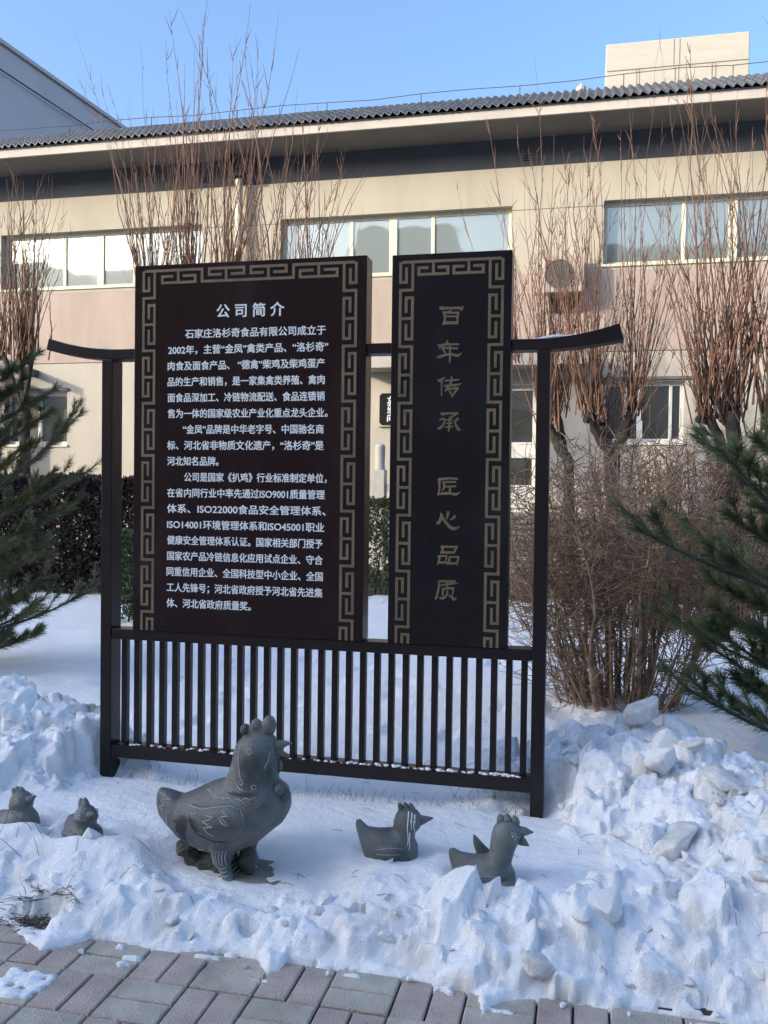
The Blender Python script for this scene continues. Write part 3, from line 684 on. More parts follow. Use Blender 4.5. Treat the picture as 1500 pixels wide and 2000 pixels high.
# brush-style characters: strokes as (x, y, width) in the pixels of an enlarged view of the photograph
BRUSH_A = [ # origin (840,590), scale 7.6875
 [(142,95,40),(170,92,52),(300,92,38),(440,88,40),(470,100,58),(500,64,4)], [(322,100,22),(308,128,18),(240,160,26)], [(190,165,34),(212,160,34),(222,250,34),(205,318,32),(188,350,14)], [(200,160,30),(430,160,36)], [(432,150,22),(412,235,30),(408,335,34)], [(222,215,26),(410,215,26)], [(205,312,50),(405,312,46)],
 [(262,576,10),(250,625,50),(180,668,46),(128,690,20)], [(118,632,16),(135,650,34),(250,635,36),(435,635,32)], [(170,712,18),(230,690,32),(420,697,30)], [(190,700,28),(228,770,30)], [(118,845,22),(130,825,46),(250,790,34),(330,785,34),(415,805,44),(478,760,6)], [(300,650,30),(298,780,30),(298,870,32),(288,912,14)],
 [(118,1150,14),(140,1180,50),(180,1160,36),(218,1132,22)], [(175,1190,34),(172,1290,20),(172,1385,22),(178,1410,6)], [(218,1185,22),(250,1180,30),(435,1165,28)], [(205,1262,18),(230,1258,34),(400,1245,36),(470,1220,8)], [(322,1110,18),(320,1200,34),(250,1310,44),(222,1335,16)], [(225,1325,22),(330,1300,30),(430,1295,34)], [(425,1290,26),(375,1350,30),(330,1425,20)], [(290,1335,30),(315,1370,30),(330,1420,14)],
 [(165,1660,34),(190,1680,48),(270,1672,34),(425,1665,22)], [(420,1665,24),(330,1718,34),(295,1735,26)], [(290,1730,28),(295,1760,34),(285,1900,34),(275,1950,10)], [(232,1770,22),(335,1762,26)], [(240,1822,22),(335,1812,26)], [(225,1880,24),(345,1866,28)], [(140,1768,30),(215,1755,30),(205,1830,32),(150,1890,44),(112,1895,30)], [(425,1745,40),(390,1775,36),(355,1790,18)], [(365,1785,26),(390,1850,36),(425,1910,44),(466,1915,6)],
]
BRUSH_B = [ # origin (840,920)
 [(118,125,26),(140,125,46),(290,110,38),(420,120,34)], [(135,130,34),(142,250,30),(120,370,24)], [(112,350,20),(220,335,44),(300,335,36),(390,350,48),(455,312,6)], [(178,175,22),(240,165,30),(390,165,30)], [(205,180,34),(212,245,34),(172,302,8)], [(215,235,26),(390,228,26)], [(298,230,28),(298,330,34)],
 [(165,625,16),(165,690,40),(135,770,50),(95,785,44)], [(170,640,26),(205,730,38),(300,840,50),(370,865,54),(454,825,6)], [(275,605,44),(262,670,40),(245,728,12)], [(378,665,48),(345,710,40),(292,738,8)],
 [(160,1140,30),(190,1150,34),(178,1215,34),(150,1240,14)], [(165,1135,32),(415,1140,34)], [(408,1140,30),(375,1190,32),(355,1232,34)], [(160,1222,38),(360,1222,34)],
 [(115,1280,30),(140,1290,32),(128,1370,34),(98,1412,8)], [(120,1278,30),(255,1275,26)], [(250,1275,26),(232,1385,24)], [(125,1375,34),(235,1372,30)],
 [(285,1290,24),(290,1340,32),(270,1380,36),(245,1402,8)], [(280,1290,28),(438,1288,26)], [(430,1288,32),(398,1410,28)], [(265,1388,34),(400,1385,34)],
 [(120,1665,30),(160,1655,36),(385,1655,34)], [(135,1680,34),(125,1780,34),(100,1880,40),(78,1925,30)], [(140,1720,22),(320,1690,34),(425,1690,8)], [(262,1655,26),(258,1740,30)], [(180,1770,26),(260,1760,32),(362,1760,30)], [(195,1770,34),(188,1870,32)], [(350,1770,28),(338,1860,18)], [(262,1790,26),(250,1860,32),(190,1910,44),(140,1900,24)], [(280,1860,18),(330,1895,44),(360,1930,40),(400,1895,8)],
]
def meander(mb, xa, xb, z_top, z_bot, y0, y1, mirror, z_first, L, w):
    "a side border: xa outer line, xb inner line; starts at the top corner"
    xm = xa+(xb-xa)*.485
    # corner spiral
    k = L/855.0
    mb.ribbon([(xa, z_top), (xa, z_first+120*k), (xm, z_first+120*k), (xm, z_first+345*k)], w, y0, y1)
    # continuous outer meander down
    pts = [(xb, z_top-w*.5-.0005), (xb, z_first)]
    side = [xa, xb]; i = 0; z = z_first
    while True:
        pts.append((side[i % 2], z)); zn = z-L
        if zn < z_bot: pts.append((side[i % 2], z_bot)); break
        pts.append((side[i % 2], zn)); z = zn; i += 1
    mb.ribbon(pts, w, y0, y1)
    # hooks and cross bars
    z = z_first; i = 0
    while z > z_bot+.02:
        s_in = side[i % 2]; s_far = side[(i+1) % 2]
        H0, H1, B, H2, H3 = [z-q*k for q in (117, 340, 430, 510, 740)]
        path = [(xm, max(H1, z_bot)), (xm, H0), (s_far, H0), (s_far, max(H3, z_bot))]
        if H3 > z_bot: path += [(xm, H3), (xm, min(H2, z))]
        if H0 > z_bot+.01: mb.ribbon(path, w, y0, y1)
        if B > z_bot+.01:
            a, b = sorted((xa, xb)); mb.ribbon([(a+w/2+.0004, B), (b-w/2-.0004, B)], w, y0, y1)
        z -= L; i += 1
def hook_h(mb, x0, x1, xc, s_line, s_far, sm, gap0, gap1, w, y0, y1):
    "a horizontal double hook hanging from a line at s_line; its own bar lies at s_far"
    mb.ribbon([(gap0, sm), (x0, sm), (x0, s_far), (x1, s_far), (x1, sm), (gap1, sm)], w, y0, y1)
    a, b = sorted((s_line, s_far)); mb.ribbon([(xc, a+w/2+.0004), (xc, b-w/2-.0004)], w, y0, y1)
def build_sign():
    S = SIGN; m = M['sign']
    p = MB().box(-2.171, -2.118, 3.704, 3.797, -.05, 2.036).build('post', m, S, bevel=.003)
    p = MB().box(-.214, -.160, 3.704, 3.797, -.05, 2.036).build('post', m, S, bevel=.003)
    # crossbeam: straight pieces between the panels and upswept horns
    def horn(x_in, x_mid, x_tip, zt_tip, zb_tip, dx_tip):
        n = 14; top, bot = [], []
        for i in range(n+1):
            t = i/n; x = x_mid+(x_tip-x_mid)*t; k = t**1.9
            top.append((x, 2.083+(zt_tip-2.083)*k)); bot.append((x-dx_tip*t, 2.038+(zb_tip-2.038)*k))
        return [(x_in, 2.083)]+top, [(x_in, 2.038)]+bot
    def strip(top, bot):
        mb = MB(); n = len(top); vs = []
        for (a, b), (c, d) in zip(top, bot): vs += [(a, 3.708, b), (c, 3.708, d), (a, 3.792, b), (c, 3.792, d)]
        fs = []
        for i in range(n-1):
            a, b = 4*i, 4*i+4; fs += [(a, a+1, b+1, b), (a+2, b+2, b+3, a+3), (a, b, b+2, a+2), (a+1, a+3, b+3, b+1)]
        fs += [(0, 2, 3, 1), (4*n-4, 4*n-3, 4*n-1, 4*n-2)]
        return mb.add(vs, fs)
    t, b = horn(-2.007, -2.10, -2.447, 2.141, 2.089, .012); strip(t, b).build('crossbeam', m, S, bevel=.003)
    t, b = horn(-.320, -.215, .109, 2.137, 2.072, -.018); strip(t, b).build('crossbeam', m, S, bevel=.003)
    MB().box(-.931, -.823, 3.708, 3.792, 2.037, 2.081).build('crossbeam', m, S, bevel=.003)
    MB().box(-2.117, -.215, 3.7075, 3.793, .763, .8105).build('rail', m, S, bevel=.003)
    MB().box(-2.117, -.215, 3.7075, 3.793, .218, .2755).build('rail', m, S, bevel=.003)
    for k in range(30):
        x = -2.081+k*.0628; MB().box(x, x+.026, 3.735, 3.768, .276, .7625).build('baluster', m, S, bevel=.002)
    # weld seams and flaking rust on the lower rail
    rng = random.Random(5)
    c = MB(); n = 400
    c.tube([(-2.115+1.898*k/n, 3.726+rng.uniform(-.003, .003), .2765) for k in range(n+1)], [max(.0012, rng.gauss(.0026, .0012)) for k in range(n+1)], 5)
    c.build('weld_bead', M['metal'], S)
    # large panel
    big = MB().box(-2.007, -.931, 3.70, 3.80, .8115, 2.452).build('panel', M['panel'], S, bevel=.0025)
    big['label'] = 'large text panel with white lettering'
    g = MB(); w = .0115; y0, y1 = 3.6975, 3.7005
    zt = 2.425; L = .2346; zf = 2.305; kk = L/855
    xa, xb, = -1.962, -1.9085
    xc, xd = -.977, -1.0305
    def X(px, py): return float(at(px, py, YS)[0])
    s0, s2 = zt, zt-.0545; sm = zt-.0265
    xl = X(395, 540); xr = X(573.6, 530)
    meander(g, xa, xb, zt+.0, .8125, y0, y1, False, zf, L, w)
    meander(g, xc, xd, zt+.0, .8125, y0, y1, True, zf, L, w)
    g.ribbon([(xa-w/2, s0+w+.0006), (xl, s0+w+.0006), (xl, s2+w)], w, y0, y1) if False else None
    # top run: from the left corner along the top, down, along, up, to the right corner
    g.ribbon([(xa+w/2+.0004, s0), (xl, s0), (xl, s2), (xr, s2), (xr, s0), (xc-w/2-.0004, s0)], w, y0, y1)
    hook_h(g, X(317.5, 550), X(381.7, 545), X(348.4, 545), s0, s2, sm, X(339, 540), X(357, 540), w, y0, y1)
    hook_h(g, X(408.8, 540), X(476.8, 540), X(442, 540), s2, s0, sm, X(433, 540), X(451, 540), w, y0, y1)
    hook_h(g, X(490.4, 540), X(559.2, 540), X(524.3, 540), s2, s0, sm, X(515, 540), X(534, 540), w, y0, y1)
    hook_h(g, X(586.5, 535), X(658.7, 535), X(622.7, 535), s0, s2, sm, X(613, 535), X(632.5, 535), w, y0, y1)
    g.build('key_border', M['gold'], big)
    t = MB(); text_shapes(t, '公 司 简 介', -1.610, -1.298, 2.236, .056, 3.6985, .026); t.build('heading', M['white_paint'], big)
    t = MB()
    for i, s in enumerate(LINES): text_shapes(t, s, LX0[i], LX1[i], 2.1405-i*.0706, .0375, 3.6985, .028)
    t.build('lettering', M['white_paint'], big)
    # narrow panel
    sm_p = MB().box(-.8215, -.3195, 3.70, 3.80, .8115, 2.446).build('panel', M['panel2'], S, bevel=.0025)
    sm_p['label'] = 'narrow slogan panel with gold characters'
    g = MB(); zt = 2.4135; zf = 2.297; L = .2358
    xa, xb, xc, xd = -.7845, -.7325, -.3575, -.4095
    meander(g, xa, xb, zt, .8125, y0, y1, False, zf, L, w); meander(g, xc, xd, zt, .8125, y0, y1, True, zf, L, w)
    s0, s2, sm = zt, zt-.0535, zt-.026
    g.ribbon([(xa+w/2+.0004, s0), (xc-w/2-.0004, s0)], w, y0, y1)
    hook_h(g, X(818.3, 520), X(875, 520), X(846.7, 520), s0, s2, sm, X(837, 520), X(855, 520), w, y0, y1)
    hook_h(g, X(886.7, 520), X(944, 520), X(915.8, 520), s0, s2, sm, X(907, 520), X(924.5, 520), w, y0, y1)
    g.build('key_border', M['gold'], sm_p)
    j = 0; chars = [MB() for _ in range(8)]
    for strokes, oy in ((BRUSH_A, 590), (BRUSH_B, 920)):
        for st in strokes:
            cy = sum(q[1] for q in st)/len(st); t = chars[(0 if oy == 590 else 4)+(sum(cy > v for v in ((450, 1010, 1530) if oy == 590 else (480, 1010, 1530))))]
            pts = [at(840+x/7.6875, oy+y/7.6875, YS) for x, y, _ in st]
            # smooth the stroke with a Catmull-Rom pass
            P2 = [np.array([p[0], p[2]]) for p in pts]; Wd = [q[2]/7.6875*.00216*.92 for q in st]
            Q, QW = [], []
            for i in range(len(P2)-1):
                p0, p1, p2, p3 = P2[max(i-1, 0)], P2[i], P2[i+1], P2[min(i+2, len(P2)-1)]
                for tt in (0, .33, .66):
                    Q.append(.5*((2*p1)+(-p0+p2)*tt+(2*p0-5*p1+4*p2-p3)*tt**2+(-p0+3*p1-3*p2+p3)*tt**3) if len(st) > 2 else p1+(p2-p1)*tt); QW.append(Wd[i]+(Wd[i+1]-Wd[i])*tt)
            Q.append(P2[-1]); QW.append(Wd[-1])
            t.ribbon(Q, QW, 3.6985-.00006*(j % 9), 3.7005); j += 1
    for t in chars: t.build('character', M['gold'], sm_p)
build_sign()
# writing on the plaque by the door
def plaque_text():
    x0, z0, z1 = PLQ; t = MB(); n = 4; st = (z1-z0-.14)/n
    for i, ch in enumerate('女洗手间'): text_shapes(t, ch, x0+.16, x0+.30, z1-.07-st*(i+.5), .13, YB-.0765, .03)
    t.build('lettering', M['white_paint'], PLAQUE)
plaque_text()

# ------------------------------------------------------------------ stone birds
def remeshed(mb, voxel, smooth_it=8):
    me = mb.mesh('tmp'); o = bpy.data.objects.new('tmp', me); COL.objects.link(o)
    r = o.modifiers.new('r', 'REMESH'); r.mode = 'VOXEL'; r.voxel_size = voxel
    s = o.modifiers.new('s', 'SMOOTH'); s.iterations = smooth_it; s.factor = .5
    dg = bpy.context.evaluated_depsgraph_get(); dg.update(); out = bpy.data.meshes.new_from_object(o.evaluated_get(dg))
    bpy.data.objects.remove(o); out.polygons.foreach_set('use_smooth', [True]*len(out.polygons)); return out
def ell(cx, cy, cz, rx, ry, rz, axis, n=20):
    "ring of an ellipse: axis 'x' ring in y,z ; axis 'z' ring in x,y"
    out = []
    for k in range(n):
        a = 2*math.pi*k/n
        if axis == 'x': out.append((cx, cy+ry*math.cos(a), cz+rz*math.sin(a)))
        else: out.append((cx+rx*math.cos(a), cy+ry*math.sin(a), cz))
    return out
def project_lines(me, lines, Yc, r, sides=(-1, 1), lift=.0006):
    "tubes that follow a surface under x,z polylines seen along Y"
    bvh = BVHTree.FromPolygons([v.co for v in me.vertices], [tuple(p.vertices) for p in me.polygons]); mb = MB()
    for s in sides:
        for ln in lines:
            pts = []
            for a, b in zip(ln[:-1], ln[1:]):
                n = max(2, int(math.hypot(b[0]-a[0], b[1]-a[1])/.008))
                pts += [(a[0]+(b[0]-a[0])*t/n, a[1]+(b[1]-a[1])*t/n) for t in range(n)]
            pts.append(ln[-1]); run = []
            for x, z in pts:
                hit = bvh.ray_cast(Vector((x, Yc+s*1.0, z)), Vector((0, -s, 0)))
                if hit[0] is not None: run.append(hit[0]+hit[1]*lift)
                else:
                    if len(run) > 1: mb.tube(run, [r*(.5+.5*math.sin(math.pi*(i+.6)/(len(run)+.2))) for i in range(len(run))], 5)
                    run = []
            if len(run) > 1: mb.tube(run, [r*(.5+.5*math.sin(math.pi*(i+.6)/(len(run)+.2))) for i in range(len(run))], 5)
    return mb
def build_hen():
    YH = HEN[1]
    def Q(x, y):
        p = at(290+x/4.839, 1380+y/4.839, YH); return float(p[0]), float(p[2])
    root = thing('hen_statue', 'large grey carved stone hen standing on a rock in the snow', 'statue', (HEN[0], YH, HEN[2]))
    mb = MB()
    st = [(82, 815, 930, .010), (110, 752, 1040, .018), (200, 775, 1128, .045), (320, 828, 1225, .078), (450, 772, 1300, .105), (600, 705, 1348, .124), (750, 662, 1360, .134), (900, 652, 1345, .138), (1050, 655, 1275, .132), (1180, 680, 1165, .112), (1270, 735, 1095, .082), (1318, 830, 1010, .045), (1333, 900, 960, .015)]
    rings = []
    for x, zt, zb, hw in st:
        X, z1 = Q(x, zt); _, z0 = Q(x, zb); rings.append(ell(X, YH, (z0+z1)/2, 0, hw, (z1-z0)/2, 'x', 24))
    mb.loft(rings)
    ng = [(820, 640, 1240, .105), (700, 730, 1222, .100), (640, 760, 1222, .095), (540, 792, 1225, .088), (430, 815, 1225, .086), (350, 838, 1220, .080), (290, 880, 1200, .068), (250, 940, 1160, .048), (232, 1000, 1110, .022)]
    rings = []
    for y, xl, xr, hw in ng:
        a, z = Q(xl, y); b, _ = Q(xr, y); rings.append(ell((a+b)/2, YH, z, (b-a)/2, hw, 0, 'z', 24))
    mb.loft(rings)
    # collar step under the head cover
    rings = []
    for y, xl, xr, hw in ((735, 735, 1228, .104), (705, 705, 1236, .110), (688, 745, 1226, .102)):
        a, z = Q(xl, y); b, _ = Q(xr, y); rings.append(ell((a+b)/2, YH, z, (b-a)/2, hw, 0, 'z', 24))
    mb.loft(rings)
    # thighs and shanks
    for sy, dx in ((-1, 0), (1, 95)):
        rings = []
        for y, x0, x1, rr in ((1130, 650, 960, .060), (1250, 675, 905, .052), (1390, 700, 850, .036), (1430, 735, 850, .026), (1540, 780, 890, .024), (1600, 790, 905, .028)):
            a, z = Q(x0+dx, y); b, _ = Q(x1+dx, y); rings.append(ell((a+b)/2, YH+sy*.072, z, (b-a)/2, rr, 0, 'z', 16))
        mb.loft(rings)
    body = remeshed(mb, .0055, 7); body.materials.append(M['stone'])
    # the dark wet stains on the flank, kept as a vertex attribute
    def inpoly(x, z, poly):
        c = False; j = len(poly)-1
        for i in range(len(poly)):
            if (poly[i][1] > z) != (poly[j][1] > z) and x < (poly[j][0]-poly[i][0])*(z-poly[i][1])/(poly[j][1]-poly[i][1])+poly[i][0]: c = not c
            j = i
        return c
    s1 = [Q(*p) for p in [(380,985),(400,950),(450,935),(485,950),(492,1010),(480,1060),(462,1110),(470,1150),(468,1250),(462,1310),(448,1240),(438,1180),(425,1190),(432,1290),(418,1290),(405,1190),(395,1180),(388,1240),(378,1190),(360,1180),(375,1130),(350,1085),(345,1060),(365,1020),(335,1010),(350,995)]]
    s2 = [Q(*p) for p in [(495,920),(545,965),(575,950),(588,965),(590,1010),(625,1040),(620,1065),(585,1080),(660,1110),(720,1140),(860,1140),(860,1155),(730,1155),(640,1120),(570,1080),(530,1030),(500,985)]]
    vals = np.zeros(len(body.vertices), np.float32)
    for i, v in enumerate(body.vertices):
        if v.co.y < YH and (inpoly(v.co.x, v.co.z, s1) or inpoly(v.co.x, v.co.z, s2)): vals[i] = 1
    body.attributes.new('stain', 'FLOAT', 'POINT').data.foreach_set('value', vals)
    bo = link('body', body, root, fix=False)
    # comb
    mb = MB()
    for x, y, rx, rz in ((915, 215, 46, 52), (1020, 178, 56, 62), (1143, 180, 66, 95)):
        X, z = Q(x, y); X2, z2 = Q(x+rx, y-rz); mb.ball((X, YH, z), (abs(X2-X), .024, abs(z2-z)), 16, 10)
    X, z = Q(1040, 250); X2, _ = Q(1170, 250); mb.ball((X, YH, z), (X2-X, .02, .022), 16, 8)
    link('comb', (lambda m: (m.materials.append(M['stone']), m)[1])(remeshed(mb, .005, 3)), root, fix=False)
    # beak: two jaws
    for pts, r in ([((1195, 385), (1240, 365), (1300, 348), (1356, 346)), (.024, .018, .010, .002)], [((1190, 435), (1235, 430), (1285, 448), (1332, 460)), (.021, .015, .008, .002)]):
        m = MB(); m.tube([(Q(*p)[0], YH, Q(*p)[1]) for p in pts], r, 10); m.build('beak', M['stone'], root, smooth=True)
    for (x, y), dy in (((1180, 570), -.045), ((1222, 565), .01)):
        X, z = Q(x, y); m = MB(); m.ball((X, YH+dy, z), (.015, .010, .026), 12, 8); m.build('wattle', M['stone'], root, smooth=True)
    # bow on the chest
    m = MB()
    for (x, y), (rx, rz), dy in (((1275, 755), (.020, .026), -.035), ((1315, 830), (.018, .026), -.02), ((1290, 880), (.014, .030), -.03)):
        X, z = Q(x, y); m.ball((X, YH+dy, z), (rx, .028, rz), 12, 8)
    m.build('bow', M['stone'], root, smooth=True)
    # wings: a raised pad that follows the flank
    wing = [(492, 840), (640, 845), (800, 820), (900, 818), (985, 850), (1045, 920), (1058, 990), (1035, 1060), (970, 1125), (880, 1150), (760, 1140), (660, 1105), (570, 1060), (510, 960)]
    bvh = BVHTree.FromPolygons([v.co for v in body.vertices], [tuple(p.vertices) for p in body.polygons])
    for s in (-1, 1):
        m = MB(); W = [Q(*p) for p in wing]; c = np.mean(W, 0); rings = []
        for f, up in ((1.0, -.003), (.985, .006), (.90, .012), (.6, .015), (.3, .016), (.02, .016)):
            r = []
            for a, b in zip(W, W[1:]+W[:1]):
                for t in (0, .33, .66):
                    x = c[0]+(a[0]+(b[0]-a[0])*t-c[0])*f; z = c[1]+(a[1]+(b[1]-a[1])*t-c[1])*f
                    h = bvh.ray_cast(Vector((x, YH+s, z)), Vector((0, -s, 0)))
                    r.append((x, (h[0].y if h[0] else YH)+s*up, z))
            rings.append(r)
        m.loft(rings); wo = m.build('wing', M['stone'], root, smooth=True)
        wm = wo.data
        va = np.zeros(len(wm.vertices), np.float32)
        if s < 0:
            for i, v in enumerate(wm.vertices):
                if inpoly(v.co.x, v.co.z, s2): va[i] = 1
        wm.attributes.new('stain', 'FLOAT', 'POINT').data.foreach_set('value', va)
        zig = [[(500, 850), (640, 862), (780, 838), (900, 825), (990, 858), (1050, 935), (1062, 1000), (1040, 1065), (980, 1130)], [(500, 895), (570, 915)], [(690, 905), (770, 915), (720, 940), (665, 955), (720, 985), (770, 1000), (680, 1010), (720, 1060), (780, 1085)], [(830, 860), (905, 905), (840, 905), (870, 940), (915, 990)], [(820, 915), (850, 960), (905, 990)]]
        lines = [[Q(*p) for p in z] for z in zig]
        project_lines(wm, lines, YH, .0023, (s,)).build('feather_line', M['carve'], wo, smooth=True)
    lines = [[(640, 730), (700, 760), (720, 755), (760, 780), (790, 770), (830, 790), (860, 775), (910, 800), (945, 780), (990, 795), (1020, 775), (1060, 790), (1110, 770)],
             [(640, 1330), (590, 1300), (510, 1310)], [(600, 1290), (520, 1290)], [(690, 745), (620, 735)],
             [(95, 785), (170, 810), (260, 850)], [(75, 880), (120, 890), (95, 830)], [(85, 990), (120, 1000), (100, 920)], [(250, 845), (150, 850), (200, 900), (140, 920), (190, 960), (155, 980), (200, 1020)], [(235, 930), (240, 1000), (222, 1100)], [(110, 1040), (190, 1130)],
             [(375, 885), (340, 940), (360, 940), (325, 1000)],
             [(940, 255), (930, 330), (925, 430), (945, 560), (985, 680)], [(905, 640), (950, 690), (1000, 715)], [(1150, 540), (1180, 470), (1190, 390)]]
    for k in range(7): lines.append([(690+k*28, 1230+k*2), (682+k*26, 1300), (690+k*24, 1360+(k % 2)*20), (705+k*22, 1400)])
    for k in range(4): lines.append([(735+k*14, 1415+k*38), (800+k*12, 1428+k*38), (840+k*14, 1412+k*38)])
    project_lines(body, [[Q(*p) for p in ln] for ln in lines], YH, .0021, (-1, 1)).build('feather_line', M['carve'], bo, smooth=True)
    circ = lambda x, y, r: [(x+r*math.cos(t), y+r*math.sin(t)) for t in np.linspace(0, 2*math.pi, 17)]
    ln = [circ(1028, 368, 28), circ(1028, 368, 14)]
    for s in (-1, 1): project_lines(body, [[Q(*p) for p in l] for l in ln], YH, .0022, (s,)).build('eye', M['carve'], root, smooth=True)
    spots = [circ(x, y, r) for x, y, r in ((852, 528, 20), (968, 640, 22), (1080, 690, 19), (795, 620, 18), (875, 380, 16), (1170, 120, 1))][:5]
    spots += [circ(x, y, 10) for x, y in ()]
    project_lines(body, [[Q(*p) for p in l] for l in spots], YH, .0016, (-1, 1)).build('spot_ring', M['carve'], bo, smooth=True)
    # rock the hen stands on
    rng = random.Random(8); mb = MB()
    for x, y, r in ((380, 1330, .045), (440, 1400, .055), (540, 1440, .06), (640, 1480, .062), (720, 1520, .05), (560, 1520, .05), (430, 1440, .045), (940, 1430, .04), (960, 1500, .03), (690, 1420, .05), (820, 1560, .04)):
        X, z = Q(x, y); mb.ball((X, YH+rng.uniform(-.02, .07), z), (r*rng.uniform(.8, 1.2), r*1.1, r*rng.uniform(.8, 1.2)), 10, 7)
    rk = remeshed(mb, .007, 1); rk.materials.append(M['rock'])
    co = np.array([v.co[:] for v in rk.vertices]); nn = np.array([v.normal[:] for v in rk.vertices])
    d = .016*np.abs(fbm(co[:, 0]*22+co[:, 1]*9, co[:, 2]*22+co[:, 1]*13, 3, 9))-.006; co = co+nn*d[:, None]
    rk.vertices.foreach_set('co', co.ravel()); rk.polygons.foreach_set('use_smooth', [False]*len(rk.polygons)); link('rock', rk, root, fix=False)
    a = Q(760, 1540); b = Q(1345, 1490); zt = a[1]+.004
    m = MB(); poly = [(a[0]-.05, YH-.075), (b[0]-.03, YH-.085), (b[0]+.005, YH-.02), (b[0]-.03, YH+.10), (a[0]-.02, YH+.12)]
    m.add([(x, y, zt-.05) for x, y in poly]+[(x, y, zt) for x, y in poly], [(4, 3, 2, 1, 0), (5, 6, 7, 8, 9)]+[(i, (i+1) % 5, 5+(i+1) % 5, 5+i) for i in range(5)])
    m.build('base_slab', M['slab'], root, bevel=.006)
build_hen()

def build_chick(name, label, x, y, top, rz, hx, hp, spikes, tail_up=.115, open_beak=False, wing_up=False, paws=False, tilt=0.0, bz=1.25, hr=.047, sink=.040, drips=False):
    "local frame: the chick faces +x; tilt leans it back, rz turns it about its base; the lower body sits in the snow"
    zb = min(snow_z(x+a, y+b) for a in (-.05, 0, .05) for b in (-.05, 0, .05))-sink; loc = (x, y, zb); hz = top-zb-.030-hr
    root = thing(name, label, 'statue', loc, None)
    R = Matrix.Rotation(rz, 3, 'Z') @ Matrix.Rotation(-tilt, 3, 'Y')
    def W(p): q = R @ Vector(p); return (q.x+loc[0], q.y+loc[1], q.z+loc[2])
    def T(mb): mb.v = [W(p) for p in mb.v]; return mb
    mb = MB()
    rings = [ell(x_, 0, zc*bz, 0, hy, hz_*bz, 'x', 16) for x_, zc, hy, hz_ in ((-.128, tail_up-.002, .004, .010), (-.112, tail_up-.020, .014, .032), (-.085, .065, .036, .052), (-.045, .056, .056, .058), (0, .055, .064, .062), (.04, .058, .060, .064), (.075, .056, .046, .052), (.098, .052, .018, .024))]
    mb.loft(rings)
    mb.loft([ell(.03+(hx-.03)*t, 0, .085+(hz-.085)*t, .052-.010*math.sin(math.pi*t), .048-.008*math.sin(math.pi*t), 0, 'z', 16) for t in (0, .3, .6, 1.0)])
    mb.ball((hx, 0, hz), (hr*1.06, hr*.98, hr), 18, 12)
    body = remeshed(T(mb), .0045, 5); body.materials.append(M['stone'])
    body.attributes.new('stain', 'FLOAT', 'POINT'); bo = link('body', body, root, fix=False)
    cd, sd = math.cos(hp), math.sin(hp)
    def Hd(x_, y_, z_): return (hx+x_*cd-z_*sd, y_, hz+x_*sd+z_*cd)      # head frame pitched up by hp
    m = MB()
    if open_beak:
        m.tube([Hd(.035, 0, .012), Hd(.060, 0, .020), Hd(.085, 0, .022)], [.022, .014, .002], 9); m.tube([Hd(.035, 0, -.008), Hd(.060, 0, -.018), Hd(.078, 0, -.026)], [.020, .013, .002], 9)
    else:
        m.tube([Hd(hr*.75, 0, 0), Hd(hr*1.2, 0, .002), Hd(hr*1.2+.034, 0, .008)], [.022, .015, .002], 9)
    T(m).build('beak', M['stone'], root, smooth=True)
    m = MB()
    for x_, zt, r in spikes: m.tube([Hd(x_, 0, hr*.6), Hd(x_-.001, 0, hr*.92), Hd(x_-.005, 0, hr*.95+(zt-.05)*.5+.004), Hd(x_-.010, 0, hr+(zt-.05)*.7+.008)], [.014, r*1.25, r*.95, .002], 9)
    T(m).build('crest', M['stone'], root, smooth=True)
    for s in (-1, 1):
        m = MB(); m.tube([Hd(.020+.012*math.cos(t), s*(hr*.93-.0045), .008+.012*math.sin(t)) for t in np.linspace(0, 2*math.pi, 13)], .0016, 5, cap=False); m.ball(Hd(.020, s*(hr*.93-.006), .008), .0055, 8, 5)
        T(m).build('eye', M['carve'], root, smooth=True)
    bvh = BVHTree.FromPolygons([v.co for v in body.vertices], [tuple(p.vertices) for p in body.polygons])
    def on_skin(x_, z_, s, lift):
        "point of the skin seen from the chick's own side"
        o = R @ Vector((x_, s*.3, z_*bz))+Vector(loc); d = R @ Vector((0, -s, 0)); h = bvh.ray_cast(o, d)
        return (h[0]-d*lift) if h[0] is not None else None
    for s in (-1, 1):
        if wing_up and s > 0:
            m = MB(); m.loft([ell(x_, .052, z_, rx, .011, 0, 'z', 12) for x_, z_, rx in ((.012, .10, .040), (-.010, .135, .030), (-.032, .165, .018), (-.046, .190, .004))]); T(m).build('wing', M['stone'], root, smooth=True); continue
        out = [(.062, .088), (.02, .092), (-.03, .084), (-.066, .068), (-.05, .056), (-.02, .042), (.03, .040), (.06, .056)]
        c = np.mean(out, 0); rings = []
        for f, up in ((1.0, -.002), (.97, .004), (.8, .0065), (.4, .007), (.03, .007)):
            r = []
            for p in out:
                q = on_skin(c[0]+(p[0]-c[0])*f, c[1]+(p[1]-c[1])*f, s, up); r.append(tuple(q) if q is not None else W((p[0], s*.05, p[1]*bz)))
            rings.append(r)
        m = MB(); m.loft(rings); wo = m.build('wing', M['stone'], root, smooth=True)
        m = MB()
        for ln in (((.05, .078), (.0, .080), (-.045, .070)), ((.045, .064), (.0, .062), (-.04, .060))):
            q = [on_skin(a, b, s, .0078) for a, b in ln]
            if all(v is not None for v in q): m.tube(q, .0013, 4)
        m.build('feather_line', M['carve'], wo, smooth=True)
